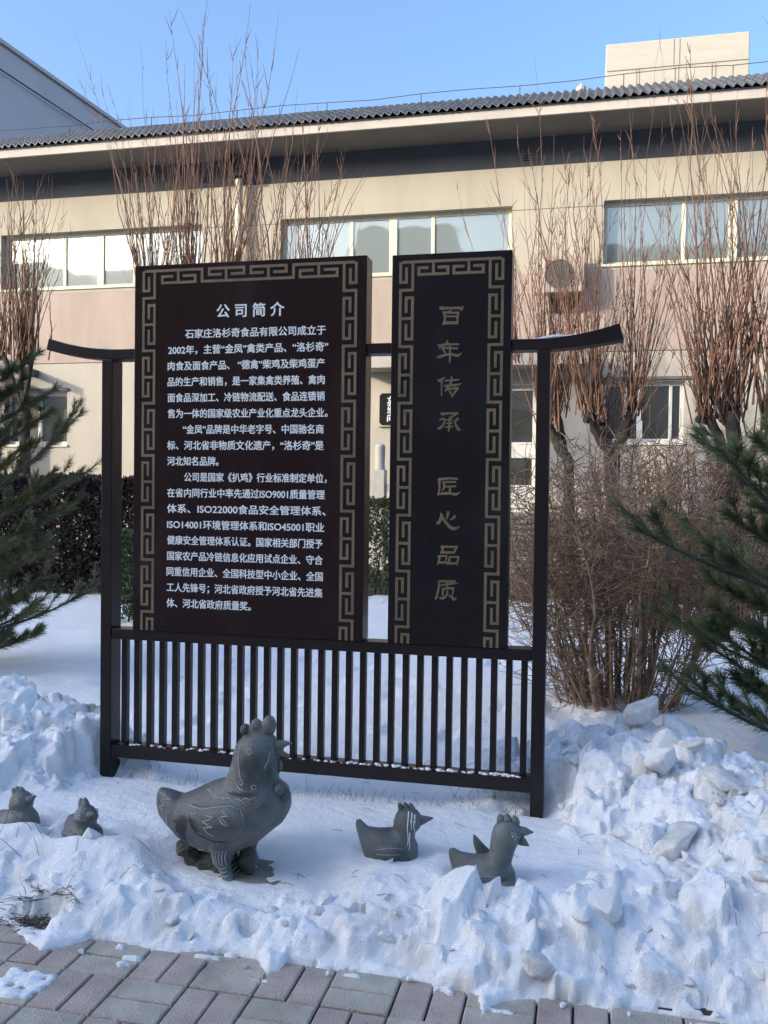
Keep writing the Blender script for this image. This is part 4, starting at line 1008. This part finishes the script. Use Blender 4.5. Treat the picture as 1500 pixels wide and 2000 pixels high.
    if drips:
        m = MB()
        for x_, za, zb_ in ((hx+.004, hz+.040, hz-.075), (hx+.016, hz+.036, hz-.02), (hx+.026, hz+.030, hz-.045), (hx+.010, hz-.03, hz-.09)):
            pts = []
            for k in range(12):
                q = on_skin(x_+.0012*math.sin(k*.9), (za+(zb_-za)*k/11)/bz, -1, .0006)
                if q is not None: pts.append(q)
            if len(pts) > 2: m.tube(pts, [.0022*(1-.05*k) for k in range(len(pts))], 5)
        m.build('white_drips', M['white_paint'], bo, smooth=True)
    if paws:
        m = MB(); m.ball((.075, -.048, .055), (.042, .030, .036), 12, 8)
        for k in range(3): m.tube([(.10, -.060+.012*k, .060), (.122, -.062+.014*k, .072-.012*k), (.146, -.058+.014*k, .070-.014*k)], [.012, .012, .006], 7)
        T(m).build('foot', M['stone'], root, smooth=True)
    return root
def chicks():
    build_chick('chick_statue', 'grey stone chick at the far left edge, leaning back with its beak raised', CH[0][0]-.005, CH[0][1], .300, math.radians(-14), .045, math.radians(4), [(-.022, .060, .009), (.0, .066, .010), (.018, .058, .009)], tail_up=.08, tilt=math.radians(16), bz=1.05, hr=.045)
    build_chick('chick_statue', 'grey stone chick turned towards the pavement with a two-horned crest, left of the hen', CH[1][0], CH[1][1], .305, math.radians(-36), .036, math.radians(16), [(-.026, .072, .011), (-.004, .060, .010), (.014, .074, .011)], tail_up=.075, bz=.95, hr=.042, sink=.03)
    build_chick('chick_statue', 'grey stone chick in profile with white drips down its face, right of the hen', CH[2][0]-.012, CH[2][1], .362, math.radians(4), .062, math.radians(4), [(-.022, .060, .009), (-.002, .064, .010), (.018, .060, .008)], tail_up=.125, bz=1.3, sink=.055, drips=True)
    build_chick('chick_statue', 'grey stone chick with open beak and one raised wing, nearest the right post', CH[3][0]-.015, CH[3][1], .388, math.radians(2), .068, math.radians(-8), [(-.026, .056, .012), (-.004, .064, .014), (.022, .064, .013)], tail_up=.115, open_beak=True, wing_up=True, paws=True, bz=1.3, sink=.062)
chicks()

# ------------------------------------------------------------------ vegetation
def rnd_dir(rng, up=1.0):
    v = Vector((rng.gauss(0, 1), rng.gauss(0, 1), rng.gauss(0, .6)+up)); return v.normalized()
def grow(rng, p, d, length, n, wob, up):
    pts = [Vector(p)]; d = Vector(d).normalized()
    for i in range(n):
        d = (d+Vector((rng.gauss(0, wob), rng.gauss(0, wob), rng.gauss(0, wob*.5)+up))).normalized(); pts.append(pts[-1]+d*(length/n))
    return pts
def shoots(mb, rng, origin, n, lmin, lmax, spread, r0, twigs=5, flat=.7, bias=(0, 0), n_side=4):
    for i in range(n):
        a = rng.uniform(0, 2*math.pi); t = spread*math.sqrt(rng.random())
        d = Vector((math.cos(a)*t+bias[0], math.sin(a)*t*flat+bias[1], 1)); L = (lmin*.75+(lmax-lmin*.75)*rng.random()**1.3)*(1.1-.35*t/spread)
        o = Vector(origin)+Vector((rng.gauss(0, .08), rng.gauss(0, .06), rng.uniform(-.12, .08)))
        pts = grow(rng, o, d, L, 10, .075, .085)[:10]; r = r0*rng.uniform(.5, 1.15)*(.35+.65*L/lmax)
        mb.tube(pts, [r*(1-.88*(k/9)**.8) for k in range(10)], n_side, cap=False)
        for q in range(rng.randint(twigs//2, twigs)):
            k = rng.randint(1, 8); f = rng.random(); b = pts[k]+(pts[k+1]-pts[k])*f; dd = (pts[k+1]-pts[k]).normalized()
            side = Vector((rng.gauss(0, 1), rng.gauss(0, 1), .1)); side = (side-dd*side.dot(dd)).normalized()
            tl = rng.uniform(.10, .42)*(L/lmax); tp = grow(rng, b, dd+side*rng.uniform(.25, .7), tl, 4, .11, .07)
            mb.tube(tp, [r*.42*(1-.17*k2) for k2 in range(5)], 3, cap=False)
def pollard(label, limbs, heads, seed, r_tr):
    rng = random.Random(seed); b = limbs[0][0]
    t = thing('pollarded_tree', label, 'tree', (b[0], b[1], 0), 'bare pollarded trees in front of the facade')
    m = MB()
    for ln in limbs:
        pts = []
        for a, c in zip(ln[:-1], ln[1:]):
            for k in range(4):
                q = Vector(a[:3]).lerp(Vector(c[:3]), k/4); pts.append((q+Vector((rng.gauss(0, .012), rng.gauss(0, .012), 0)), a[3]+(c[3]-a[3])*k/4))
        pts.append((Vector(ln[-1][:3]), ln[-1][3]*1.25))
        m.tube([p for p, _ in pts], [.82*r*rng.uniform(.82, 1.2) for _, r in pts], 9); [m.ball(Vector(ln[-1][:3])+Vector((rng.gauss(0, .03), rng.gauss(0, .03), rng.gauss(-.04, .05))), ln[-1][3]*rng.uniform(.55, .9), 8, 5) for _ in range(4)]
    m.build('trunk', M['bark'], t, smooth=True)
    m = MB()
    for (o, n, l0, l1, sp, bias) in heads: shoots(m, rng, o, int(n*2.9), l0, l1, sp*1.25, .0185, 11, .7, bias)
    m.build('crown', M['shoot'], t, smooth=True, fix=False)
def tree_set():
    P = lambda px, py, Y: tuple(float(v) for v in at(px, py, Y))
    # right of the sign
    b = P(1195, 1060, 11.2); b = (b[0], 11.2, 0); f = P(1195, 885, 11.2)
    h1, h2, h3 = P(1150, 805, 11.1), P(1175, 830, 11.4), P(1232, 805, 11.2)
    pollard('bare pollarded tree forking just right of the sign, tall red shoots', [[(*b, .12), (*f, .095)], [(*f, .085), (*P(1165, 850, 11.2), .07), (*h1, .055)], [(*f, .07), (*P(1215, 860, 11.2), .06), (*h3, .055)], [(*f, .06), (*h2, .05)]],
            [(h1, 10, 2.2, 4.6, .24, (-.08, 0)), (h3, 11, 2.2, 4.8, .28, (.09, 0)), (h2, 8, 2.0, 4.2, .26, (0, 0)), (h1, 8, 1.4, 3.0, .42, (-.16, 0)), (h3, 7, 1.4, 3.0, .4, (.14, 0))], 21, .1)
    b2 = P(1120, 1000, 12.0); g = P(1110, 900, 12.0); h = P(1072, 830, 12.0); h5 = P(1085, 800, 12.3)
    pollard('slimmer bare pollarded tree close behind the right post of the sign', [[(b2[0], 12.0, 0, .09), (*g, .075), (*P(1088, 865, 12), .07), (*h, .055)], [(*g, .06), (*h5, .045)]],
            [(h, 13, 2.4, 5.2, .26, (-.07, 0)), (h5, 12, 2.0, 4.6, .30, (.05, 0)), (h5, 6, 1.2, 2.6, .4, (.05, 0)), (P(1020, 700, 12.4), 5, 1.5, 3.4, .2, (-.05, 0))], 22, .09)
    # far right
    b = P(1440, 1060, 10.0); f = P(1440, 910, 10.0); h1, h2, h3 = P(1382, 812, 10), P(1428, 805, 10), P(1492, 850, 10)
    pollard('thick bare pollarded tree at the right edge rising over the roof line', [[(b[0], 10, 0, .11), (*f, .095), (*h2, .085)], [(f[0]-.12, 10, f[2]-.35, .07), (*P(1405, 850, 10), .06), (*h1, .05)], [(f[0]+.02, 10, f[2]-.1, .07), (*P(1475, 880, 10), .055), (*h3, .05)]],
            [(h2, 13, 3.0, 5.7, .18, (.0, 0)), (h1, 11, 2.2, 4.6, .24, (-.05, 0)), (h3, 9, 2.4, 4.8, .2, (.05, 0)), (h2, 9, 1.4, 3.4, .55, (0, 0)), (h1, 6, 1.2, 2.6, .5, (-.15, 0))], 23, .1)
    # behind the large panel
    b = P(350, 1050, 13.0); h1, h2, h3 = P(300, 640, 13), P(370, 650, 13), P(440, 660, 13); f = P(360, 800, 13)
    pollard('broad bare pollarded tree hidden behind the left half of the large panel', [[(b[0], 13, 0, .11), (*f, .1)], [(*f, .08), (*h1, .05)], [(*f, .08), (*h2, .05)], [(*f, .08), (*h3, .05)]],
            [(h1, 17, 3.0, 5.4, .26, (-.08, 0)), (h2, 19, 3.2, 6.2, .18, (0, 0)), (h3, 16, 3.2, 6.0, .18, (.05, 0)), (h1, 8, 1.4, 2.8, .5, (-.25, 0)), (h2, 6, 1.6, 3.0, .4, (0, 0))], 24, .1)
    b = P(560, 1050, 12.6); h1, h2 = P(530, 680, 12.6), P(600, 680, 12.6); f = P(560, 800, 12.6)
    pollard('bare pollarded tree hidden behind the right half of the large panel', [[(b[0], 12.6, 0, .1), (*f, .09)], [(*f, .07), (*h1, .05)], [(*f, .07), (*h2, .05)]],
            [(h1, 17, 2.6, 5.2, .2, (-.02, 0)), (h2, 17, 2.2, 4.2, .24, (.06, 0))], 25, .1)
    # left edge
    b = P(50, 1050, 12.8); h1, h2, h3 = P(40, 700, 12.8), P(62, 690, 12.8), P(5, 690, 12.8); f = P(48, 800, 12.8)
    pollard('narrow bare pollarded tree at the left edge above the pine', [[(b[0], 12.8, 0, .09), (*f, .08)], [(*f, .05), (*h1, .045)], [(*f, .05), (*h2, .045)], [(*f, .05), (*h3, .045)]],
            [(h1, 10, 2.4, 4.0, .14, (0, 0)), (h2, 11, 2.0, 3.8, .18, (.04, 0)), (h3, 9, 2.4, 3.8, .2, (-.04, 0)), (h1, 7, 1.0, 2.2, .42, (.1, 0))], 26, .1)
tree_set()

def bare_shrub():
    rng = random.Random(31); c = Vector((.22, 6.0, snow_z(.22, 6.0)-.02))
    t = thing('bare_shrub', 'dense brown leafless shrub of many stems right of the sign', 'shrub', tuple(c))
    m = MB(); tips = []
    for i in range(86):
        a = rng.uniform(0, 2*math.pi); rr = .33*math.sqrt(rng.random()); o = c+Vector((rr*1.2*math.cos(a), .8*rr*math.sin(a), 0))
        thick = rng.random() < .22
        d = Vector((math.cos(a)*rr*1.35+rng.gauss(0, .12), math.sin(a)*rr*.8+rng.gauss(0, .12), 1)); L = rng.uniform(1.15, 1.80)
        pts = grow(rng, o, d, L, 9, .10, .04); r = rng.uniform(.012, .020) if thick else rng.uniform(.004, .009)
        m.tube(pts, [r*(1-.78*k/9) for k in range(10)], 5 if thick else 4, cap=False)
        for k in range(1, 10):
            nt = rng.randint(1, 2) if k < 4 else rng.randint(3, 6)
            for q in range(nt):
                b = pts[k-1].lerp(pts[k], rng.random()); dd = rnd_dir(rng, .5); tl = rng.uniform(.10, .42)
                tp = grow(rng, b, dd, tl, 4, .16, .05); rt = rng.uniform(.0024, .0048)
                m.tube(tp, [rt*(1-.15*z) for z in range(5)], 3, cap=False)
                if rng.random() < .55:
                    b2 = tp[2]; m.tube(grow(rng, b2, rnd_dir(rng, .5), tl*.5, 3, .16, .05), [rt*.7]*4, 3, cap=False)
    for i in range(26):   # arching low canes
        a = rng.uniform(0, 2*math.pi); o = c+Vector((rng.uniform(-.45, .45), rng.uniform(-.3, .3), 0)); d = Vector((math.cos(a)*.9-.2, math.sin(a)*.6, .75))
        pts = grow(rng, o, d, rng.uniform(.5, 1.1), 7, .14, .06); m.tube(pts, [.004*(1-.09*k) for k in range(8)], 4, cap=False)
        for k in range(1, 8):
            m.tube(grow(rng, pts[k], rnd_dir(rng, .3), rng.uniform(.06, .2), 3, .2, .05), [.002]*4, 3, cap=False)
    m.build('stems', M['twig'], t, smooth=True, fix=False)
bare_shrub()
def small_canes():
    rng = random.Random(33)
    for (px, py, n, lab) in ((1025, 1230, 12, 'thin leafless canes seen through the gap beside the right post'), (1130, 1360, 9, 'small leafless canes in the snow at the left foot of the bare shrub')):
        g = on_ground(px, py, .11); t = thing('bare_canes', lab, 'shrub', (g[0], g[1], .1)); m = MB()
        for i in range(n):
            pts = grow(rng, (g[0]+rng.uniform(-.12, .12), g[1]+rng.uniform(-.1, .1), .06), (rng.gauss(0, .25), rng.gauss(0, .2), 1), rng.uniform(.4, .95) if n > 10 else rng.uniform(.2, .5), 7, .10, .04); m.tube(pts, [.0042*(1-.09*k) for k in range(8)], 4, cap=False)
            for k in range(1, 8):
                for q in range(2): m.tube(grow(rng, pts[k], rnd_dir(rng, .5), rng.uniform(.05, .22), 3, .15, .05), [.0019]*4, 3, cap=False)
        m.build('stems', M['twig'], t, smooth=True, fix=False)
small_canes()
def twig_hedge(label, x0, x1, y0, y1, z1, n, seed, mat, z0=.05):
    rng = random.Random(seed); t = thing('hedge', label, 'hedge', ((x0+x1)/2, (y0+y1)/2, 0)); m = MB()
    for i in range(n):
        x = rng.uniform(x0, x1); y = rng.uniform(y0, y1)
        pts = grow(rng, (x, y, z0), (rng.gauss(0, .12), rng.gauss(0, .12), 1), z1*rng.uniform(.86, 1.05)-z0, 7, .09, .03); r = rng.uniform(.006, .012)
        m.tube(pts, [r*(1-.1*k) for k in range(8)], 3, cap=False)
        for k in range(3, 8):
            for q in range(rng.randint(2, 4)): m.tube(grow(rng, pts[k], rnd_dir(rng, .7), rng.uniform(.08, .30), 3, .2, .08), [.0042, .0036, .003, .0022], 3, cap=False)
    m.build('twigs', mat, t, smooth=True, fix=False)
twig_hedge('leafless clipped brown hedge below the ground floor window', .15, 4.4, 9.3, 10.2, 1.93, 430, 41, M['twig2'])
def leaf_hedge(name, label, x0, x1, y0, y1, z0, z1, n, seed, mat, leaf=.03, rnd=.12):
    rng = random.Random(seed); t = thing(name, label, 'hedge' if name == 'hedge' else 'shrub', ((x0+x1)/2, (y0+y1)/2, 0)); m = MB(); vs, fs = [], []
    for i in range(n):
        u = rng.random()
        x, y, z = rng.uniform(x0, x1), rng.uniform(y0, y1), rng.uniform(z0, z1)
        s = rng.random()
        if s < .62: y = y0+abs(rng.gauss(0, .07))
        elif s < .84: z = z1-abs(rng.gauss(0, .05))
        elif s < .92: x = x0+abs(rng.gauss(0, .07))
        else: x = x1-abs(rng.gauss(0, .07))
        b = .06*math.sin(x*5.1+z*3)+.05*math.sin(x*11+z*8)
        y += b*.6; z += b*.5+rng.gauss(0, .012)
        a = rnd_dir(rng, .5); c = a.orthogonal().normalized(); c.rotate(Matrix.Rotation(rng.uniform(0, 6.28), 3, a)); w = a.cross(c); L = leaf*rng.uniform(.6, 1.2); k = len(vs); p = Vector((x, y, z))
        vs += [p, p+c*L*.5+w*L*.32, p+c*L, p+c*L*.5-w*L*.32]; fs.append((k, k+1, k+2, k+3))
    m.add(vs, fs); m.build('leaves', mat, t, fix=False)
    m = MB()
    for i in range(int((x1-x0)*14)+6):
        x, y = rng.uniform(x0+.03, x1-.03), rng.uniform(y0+.05, y1-.05); m.tube(grow(rng, (x, y, 0), (rng.gauss(0, .1), rng.gauss(0, .1), 1), z1*.92, 5, .08, 0), [.012, .011, .009, .007, .006, .004], 4, cap=False)
    m.build('stems', M['bark'], t, fix=False)
    return t
leaf_hedge('hedge', 'tall dark leafy hedge behind the left pine and post', -9.5, -4.75, 10.3, 11.3, .12, 1.56, 60000, 51, M['leaf_red'], .068)
leaf_hedge('box_shrub', 'clipped green box shrub seen in the gap between the two panels', -3.6, -2.0, 11.4, 12.1, .2, 1.34, 17000, 52, M['leaf'], .042)
leaf_hedge('box_shrub', 'green box shrub just behind the left post of the sign', -4.75, -3.75, 8.2, 8.9, .1, 1.02, 9000, 53, M['leaf'], .038)
leaf_hedge('hedge', 'low brownish hedge under the facade at the far right', 1.4, 6.5, 13.6, 14.4, .1, 1.0, 9000, 54, M['leaf_red'], .05)

def pine(label, bx, by, H, n_whorl, len_max, seed, mat, zmin=.2, dens=1.0):
    rng = random.Random(seed); z0 = snow_z(bx, by)-.03
    t = thing('pine_tree', label, 'pine tree', (bx, by, z0)); wood = MB(); vs, fs = [], []
    def needles(p0, p1, n, ln):
        ax = (p1-p0); L = ax.length; ax.normalize(); u = ax.orthogonal().normalized(); w = ax.cross(u)
        for i in range(int(n*dens)):
            f = rng.random()**.8; b = p0+(p1-p0)*f; a = rng.uniform(0, 2*math.pi); o = u*math.cos(a)+w*math.sin(a)
            sp = rng.uniform(.35, .95)*(1-.45*f); d = (ax+o*sp+Vector((0, 0, -.10))).normalized(); l = ln*rng.uniform(.7, 1.1)
            s = d.cross(Vector((rng.gauss(0, 1), rng.gauss(0, 1), rng.gauss(0, 1)))).normalized()*.0013; k = len(vs)
            mid = b+d*l*.55; tip = b+d*l+Vector((0, 0, -.006))
            vs.extend([b-s, b+s, mid+s, mid-s, tip]); fs.extend([(k, k+1, k+2, k+3), (k+3, k+2, k+4)])
    tr = grow(rng, (bx, by, z0), (0, 0, 1), H, 10, .02, .0); wood.tube(tr, [.034*(1-.085*k) for k in range(11)], 8, cap=False)
    needles(tr[-2], tr[-1], 150, .09)
    for wv in range(n_whorl):
        f = zmin/H+(1-zmin/H)*(wv+.3)/n_whorl; k = min(9, int(f*10)); b = tr[k].lerp(tr[k+1], f*10-k)
        reach = len_max*min(1.0, (1.04-f)*1.7+.14)*(.75+.25*min(1, f*4)); nb = rng.randint(4, 6); ph = rng.uniform(0, 6.28)
        for q in range(nb):
            a = ph+q*2*math.pi/nb+rng.uniform(-.25, .25); L = reach*rng.uniform(.5, 1.15); el = .15+.5*f+rng.uniform(-.1, .1)
            br = grow(rng, b, (math.cos(a), math.sin(a), el), L, 6, .07, .045); r = .011*(L/len_max)+.004
            wood.tube(br, [r*(1-.11*z) for z in range(7)], 5, cap=False)
            for z in range(2, 7):
                if z >= 3: needles(br[z-1], br[z], 50, .095)
                for sd in (-1, 1):
                    if z == 6 and sd == 1 and rng.random() < .5: continue
                    dd = (br[z]-br[z-1]).normalized(); sv = dd.cross(Vector((0, 0, 1))).normalized()*sd
                    sl = L*rng.uniform(.14, .30); tw = grow(rng, br[z-1].lerp(br[z], rng.random()), dd*.8+sv*rng.uniform(.4, .9)+Vector((0, 0, .22)), sl, 3, .08, .06)
                    wood.tube(tw, [.004, .0036, .0032, .0026], 4, cap=False)
                    needles(tw[0].lerp(tw[1], .4), tw[2], 45, .092); needles(tw[2], tw[3], 85, .098)
            tip = br[-1]; needles(br[-2], tip, 60, .09)
    wood.build('trunk', M['pbark'], t, smooth=True, fix=False)
    m = MB(); m.v = [tuple(v) for v in vs]; m.f = fs; m.build('needles', mat, t, fix=False)
pine('young dark green pine at the left edge in front of the hedge', -4.52, 5.9, 2.45, 15, 1.05, 61, M['pine_y'], zmin=.06, dens=.95)
pine('young green pine with long needles at the right edge, grey bare inner branches', 1.16, 4.95, 1.80, 12, .98, 62, M['pine'], zmin=.06, dens=1.0)

# ------------------------------------------------------------------ small things in and on the snow
def chunk_mesh(seed, mat, flat=1.0):
    rng = random.Random(seed); bm = bmesh.new()
    for i in range(13):
        v = Vector((rng.gauss(0, 1), rng.gauss(0, 1), rng.gauss(0, 1))).normalized(); v = v/max(abs(v.x), abs(v.y), abs(v.z))**.65*rng.uniform(.7, 1.0); v.z *= flat; bm.verts.new(v)
    r = bmesh.ops.convex_hull(bm, input=bm.verts)
    for v in [v for v in bm.verts if not v.link_faces]: bm.verts.remove(v)
    bmesh.ops.bevel(bm, geom=list(bm.edges), offset=.05, segments=1, affect='EDGES', profile=.5)
    bmesh.ops.triangulate(bm, faces=bm.faces); bmesh.ops.subdivide_edges(bm, edges=bm.edges, cuts=2, use_grid_fill=True)
    bmesh.ops.smooth_vert(bm, verts=bm.verts, factor=.2, use_axis_x=True, use_axis_y=True, use_axis_z=True)
    bm.normal_update()
    for v in bm.verts:
        p = v.co; n = float(fbm(np.array([p.x*2.3+p.z*1.7+seed]), np.array([p.y*2.3-p.z*1.3]), 3, seed)[0]); v.co = p+v.normal*n*.13
    me = bpy.data.meshes.new('snow_chunk'); bm.to_mesh(me); bm.free(); me.materials.append(mat)
    me.polygons.foreach_set('use_smooth', [True]*len(me.polygons)); return me
def scatter_chunks():
    rng = random.Random(77)
    ice = [chunk_mesh(100+i, M['ice'], rng.uniform(.5, .9)) for i in range(6)]; sn = [chunk_mesh(200+i, M['snow_lump'], rng.uniform(.6, .95)) for i in range(6)]
    def put(me, x, y, s, sink, label, group, stretch=1.0):
        o = bpy.data.objects.new('snow_chunk', me); COL.objects.link(o)
        o.scale = (s*rng.uniform(.8, 1.35)*stretch, s*rng.uniform(.7, 1.1), s*rng.uniform(.55, 1.0)); o.rotation_euler = (rng.uniform(-.6, .6), rng.uniform(-.6, .6), rng.uniform(0, 6.28))
        o.location = (x, y, snow_z(x, y)+s*sink); tag(o, label, 'snow chunk', group); return o
    # named large lumps
    big = [(1255, 1425, 4.12, .085, 'ice', 'big grey-white ice lump on top of the heap right of the sign'), (1150, 1480, 3.95, .075, 'ice', 'squarish dirty ice block beside the right post, below the bare shrub'), (1290, 1455, 4.0, .075, 'ice', 'smooth overhanging ice lump just under the top of the right heap'),
           (1300, 1500, 3.85, .065, 'snow', 'rounded white snow lump in the middle of the right heap'), (1350, 1510, 3.8, .065, 'ice', 'flat-topped pale ice lump near the right end of the heap'), (1390, 1545, 3.65, .075, 'ice', 'upright grey ice slab leaning on the snow at the right'),
           (1310, 1690, 3.25, .115, 'ice', 'largest pale ice slab in the lower part of the right heap'), (1345, 1410, 4.4, .05, 'ice', 'lone grey ice lump under the right pine branches'), (960, 1755, 2.85, .05, 'snow', 'pointed snow slab on the bank below the open-beaked chick'),
           (1180, 1820, 2.8, .075, 'snow', 'tilted white snow slab at the front right of the bank'), (900, 1690, 2.93, .035, 'snow', 'curled snow flake standing beside the tail of the open-beaked chick'), (195, 1420, 3.95, .05, 'ice', 'pale ice lump leaning against the left post'), (70, 1470, 3.55, .028, 'ice', 'brown stony ice lump on the left heap'),
           (30, 1360, 3.9, .05, 'ice', 'crusty ice lump on the top of the left heap'), (110, 1375, 3.9, .05, 'ice', 'flat tan ice crust on the crest of the left heap'), (760, 1640, 3.02, .028, 'snow', 'small snow ball against the breast of the white-dripped chick'), (20, 1615, 2.98, .035, 'snow', 'snow lump at the foot of the leftmost chick'), (180, 1640, 2.9, .035, 'snow', 'snow lump at the foot of the two-horned chick')]
    for px, py, Y, s, k, lab in big:
        p = at(px, py, Y); put(rng.choice(ice if k == 'ice' else sn), p[0], Y, s, .12, lab, None)
    n = 0
    while n < 265:
        x = rng.uniform(-3.2, 1.6); y = rng.uniform(2.62, 4.5); ye = np.interp(x, EDGE[:, 0], EDGE[:, 1])
        if y < ye+.05: continue
        m = float(rough_mask(np.array([x]), np.array([y]))[0])
        if rng.random() > m*.9: continue
        if any(abs(x-c[0]) < .14 and abs(y-c[1]) < .12 for c in CH) or (abs(x-HEN[0]) < .3 and abs(y-HEN[1]) < .2): continue
        s = min(.085, .013*math.exp(abs(rng.gauss(0, .85)))); ic = rng.random() < .5
        zone = 'on the heap right of the sign' if x > -.1 and y > 3.0 else ('on the heap left of the sign' if x < -2.0 and y > 3.1 else 'in the ploughed bank along the pavement')
        if x > -.05 and y > 2.85: s = min(.10, s*1.45)
        put(rng.choice(ice if ic else sn), x, y, s, .02, ('small grey ice chunk ' if ic else 'small white snow chunk ')+zone, ('grey ice chunks ' if ic else 'white snow chunks ')+zone); n += 1
    # crumbs of snow dropped on the pavers
    for px, py, s in ((1262, 1903, .012), (1290, 1920, .010), (800, 1917, .014), (880, 1903, .014), (555, 1855, .016), (160, 1862, .012), (1100, 1968, .014), (640, 1905, .010), (1345, 1960, .02), (480, 1890, .012), (1230, 1985, .01), (1400, 1990, .012)):
        g = on_ground(px, py); o = put(rng.choice(sn), g[0], g[1], s, .0, 'small snow crumb lying at the edge of the pavers', 'snow crumbs at the edge of the pavers'); o.location.z = max(s*.55, snow_z(g[0], g[1])+s*.3)
scatter_chunks()
def snow_on_sign():
    for (pa, pb, zt, hh, lab) in ((1035, 1135, 2.083, .016, 'thin snow wedge lying on the right end of the crossbeam'), (192, 222, 2.083, .010, 'little snow patch on the left end of the crossbeam')):
        a = at(pa, 660, 3.75)[0]; b = at(pb, 660, 3.75)[0]; n = 14; m = MB(); rings = []
        for i in range(n+1):
            t = i/n; x = a+(b-a)*t; lift = .0
            if x > -.215: lift = (2.137-2.083)*((x+.215)/.324)**1.9
            if x < -2.10: lift = (2.141-2.083)*((-2.10-x)/.347)**1.9
            h = hh*max(.06, min(1, t*2.6)*(1 if t < .58 else .55*(1-t)/.42)+.02*math.sin(i*2.1)) if hh > .012 else hh*max(.08, math.sin(math.pi*t))
            rings.append([(x, 3.716, zt+lift+.0005), (x, 3.784, zt+lift+.0005), (x, 3.78, zt+lift+h*.8), (x, 3.75, zt+lift+h), (x, 3.72, zt+lift+h*.85)])
        m.loft(rings); o = m.build('snow_patch', M['snow_lump'], smooth=True); tag(o, lab, 'snow')
    rng = random.Random(9); m = MB()
    for i in range(150):
        x = rng.uniform(-1.0, -.24) if i < 105 else rng.uniform(-2.08, -1.0); r = rng.uniform(.003, .009); m.ball((x, 3.716+rng.uniform(0, .018), .2758+r*.35), (r*rng.uniform(1, 1.9), r, r*.7), 7, 5)
    o = m.build('ice_crumbs', M['snow_lump'], smooth=True); tag(o, 'crumbs of snow and grit lying along the bottom rail of the sign', 'snow', kind='stuff')
snow_on_sign()
def litter():
    rng = random.Random(15)
    m = MB()
    def blade(x, y, z, L, lean, r=.0011):
        a = rng.uniform(0, 6.28); d = (math.cos(a)*lean, math.sin(a)*lean, 1); m.tube(grow(rng, (x, y, z), d, L, 4, .12, -.08), [r, r, r*.8, r*.6, r*.3], 3, cap=False)
    for i in range(170):        # under the bottom rail
        x = rng.uniform(-2.05, -.25); y = rng.uniform(3.66, 3.86); blade(x, y, snow_z(x, y)-.01, rng.uniform(.03, .10)*(1 if rng.random() < .5 else .6), .5)
    gx, gy, _ = on_ground(70, 1790, .02)
    for i in range(420): x = rng.gauss(gx, .065); y = rng.gauss(gy, .03); blade(x, y, max(0, snow_z(x, y)-.01), rng.uniform(.03, .07), 2.2, .0013)
    for i in range(22): x = rng.uniform(-2.2, -1.5); y = rng.uniform(2.62, 2.95); blade(x, y, snow_z(x, y)-.01, rng.uniform(.05, .16), .6, .0013)
    for i in range(60): x = rng.uniform(-3, 1.2); y = rng.uniform(4.2, 7); blade(x, y, snow_z(x, y)-.01, rng.uniform(.03, .08), .7)
    for px, py in ((485, 1832), (700, 1834)):
        g = on_ground(px, py, .01)
        for i in range(90): x = rng.gauss(g[0], .022); y = rng.gauss(g[1], .012); blade(x, y, 0, rng.uniform(.02, .04), 3, .0012)
    o = m.build('dry_grass', M['straw'], fix=False); tag(o, 'dry grass blades poking through the snow', 'grass', kind='stuff')
    m = MB()
    for i in range(150):        # fallen pine needles and bits of leaf lying on the snow
        x = rng.uniform(-2.6, 1.2); y = rng.uniform(2.65, 5.0)
        a = rng.uniform(0, 6.28); L = rng.uniform(.02, .065); z = snow_z(x, y)+.003; x2, y2 = x+math.cos(a)*L, y+math.sin(a)*L
        z2 = snow_z(x2, y2)+.004
        if z < .02 or abs(z2-z) > .05: continue
        m.tube([(x, y, z), ((x+x2)/2, (y+y2)/2, max((z+z2)/2, snow_z((x+x2)/2, (y+y2)/2))+.004), (x2, y2, z2)], .0011, 3)
    o = m.build('fallen_needles', M['twig'], fix=False); tag(o, 'brown pine needles fallen on the snow', 'needles', kind='stuff')
    m = MB(); vs, fs = [], []
    for i in range(2600):
        x = rng.uniform(-8, 6); y = rng.uniform(11.0, 16.2); z = max(snow_z(x, min(y, 12.7)) if y < 12.7 else 0, 0)+.012; a = rnd_dir(rng, 2.5); c = a.orthogonal().normalized(); w = a.cross(c); L = rng.uniform(.03, .08); p = Vector((x, y, z)); k = len(vs); vs += [p, p+c*L*.5+w*L*.3, p+c*L, p+c*L*.5-w*L*.3]; fs.append((k, k+1, k+2, k+3))
    m.add(vs, fs); o = m.build('leaf_litter', M['soil'], fix=False); tag(o, 'brown leaf litter on the planting bed before the facade', 'leaf litter', kind='stuff')
    # strip of green cloth and thin white stake behind the shrub
    g = on_ground(1145, 1200, .12); m = MB(); n = 16; rings = []
    for i in range(n+1):
        t = i/n; x = g[0]-.36+.72*t; z = snow_z(x, g[1])+.004; hw = .16*(.4+.6*math.sin(math.pi*t))
        rings.append([(x, g[1]-hw, z+.004+.01*math.sin(i)), (x, g[1], z+.022+.008*math.sin(i*1.7)), (x, g[1]+hw, z+.006), (x, g[1]+hw, z-.02), (x, g[1]-hw, z-.02)])
    m.loft(rings); o = m.build('green_cloth', M['green_cloth'], smooth=True); tag(o, 'strip of faded green cloth half buried in the snow behind the bare shrub', 'cloth')
    g = on_ground(1234, 1142, .12); m = MB(); m.tube([(g[0], g[1], 0), (g[0]+.005, g[1], .24), (g[0]+.004, g[1], .42)], [.014, .014, .012], 8); m.tube([(g[0]+.004, g[1], .42), (g[0]+.004, g[1], .43)], [.02, .006], 8)
    o = m.build('marker_stake', M['white_paint']); tag(o, 'thin white marker stake in the snow behind the bare shrub', 'stake')
litter()
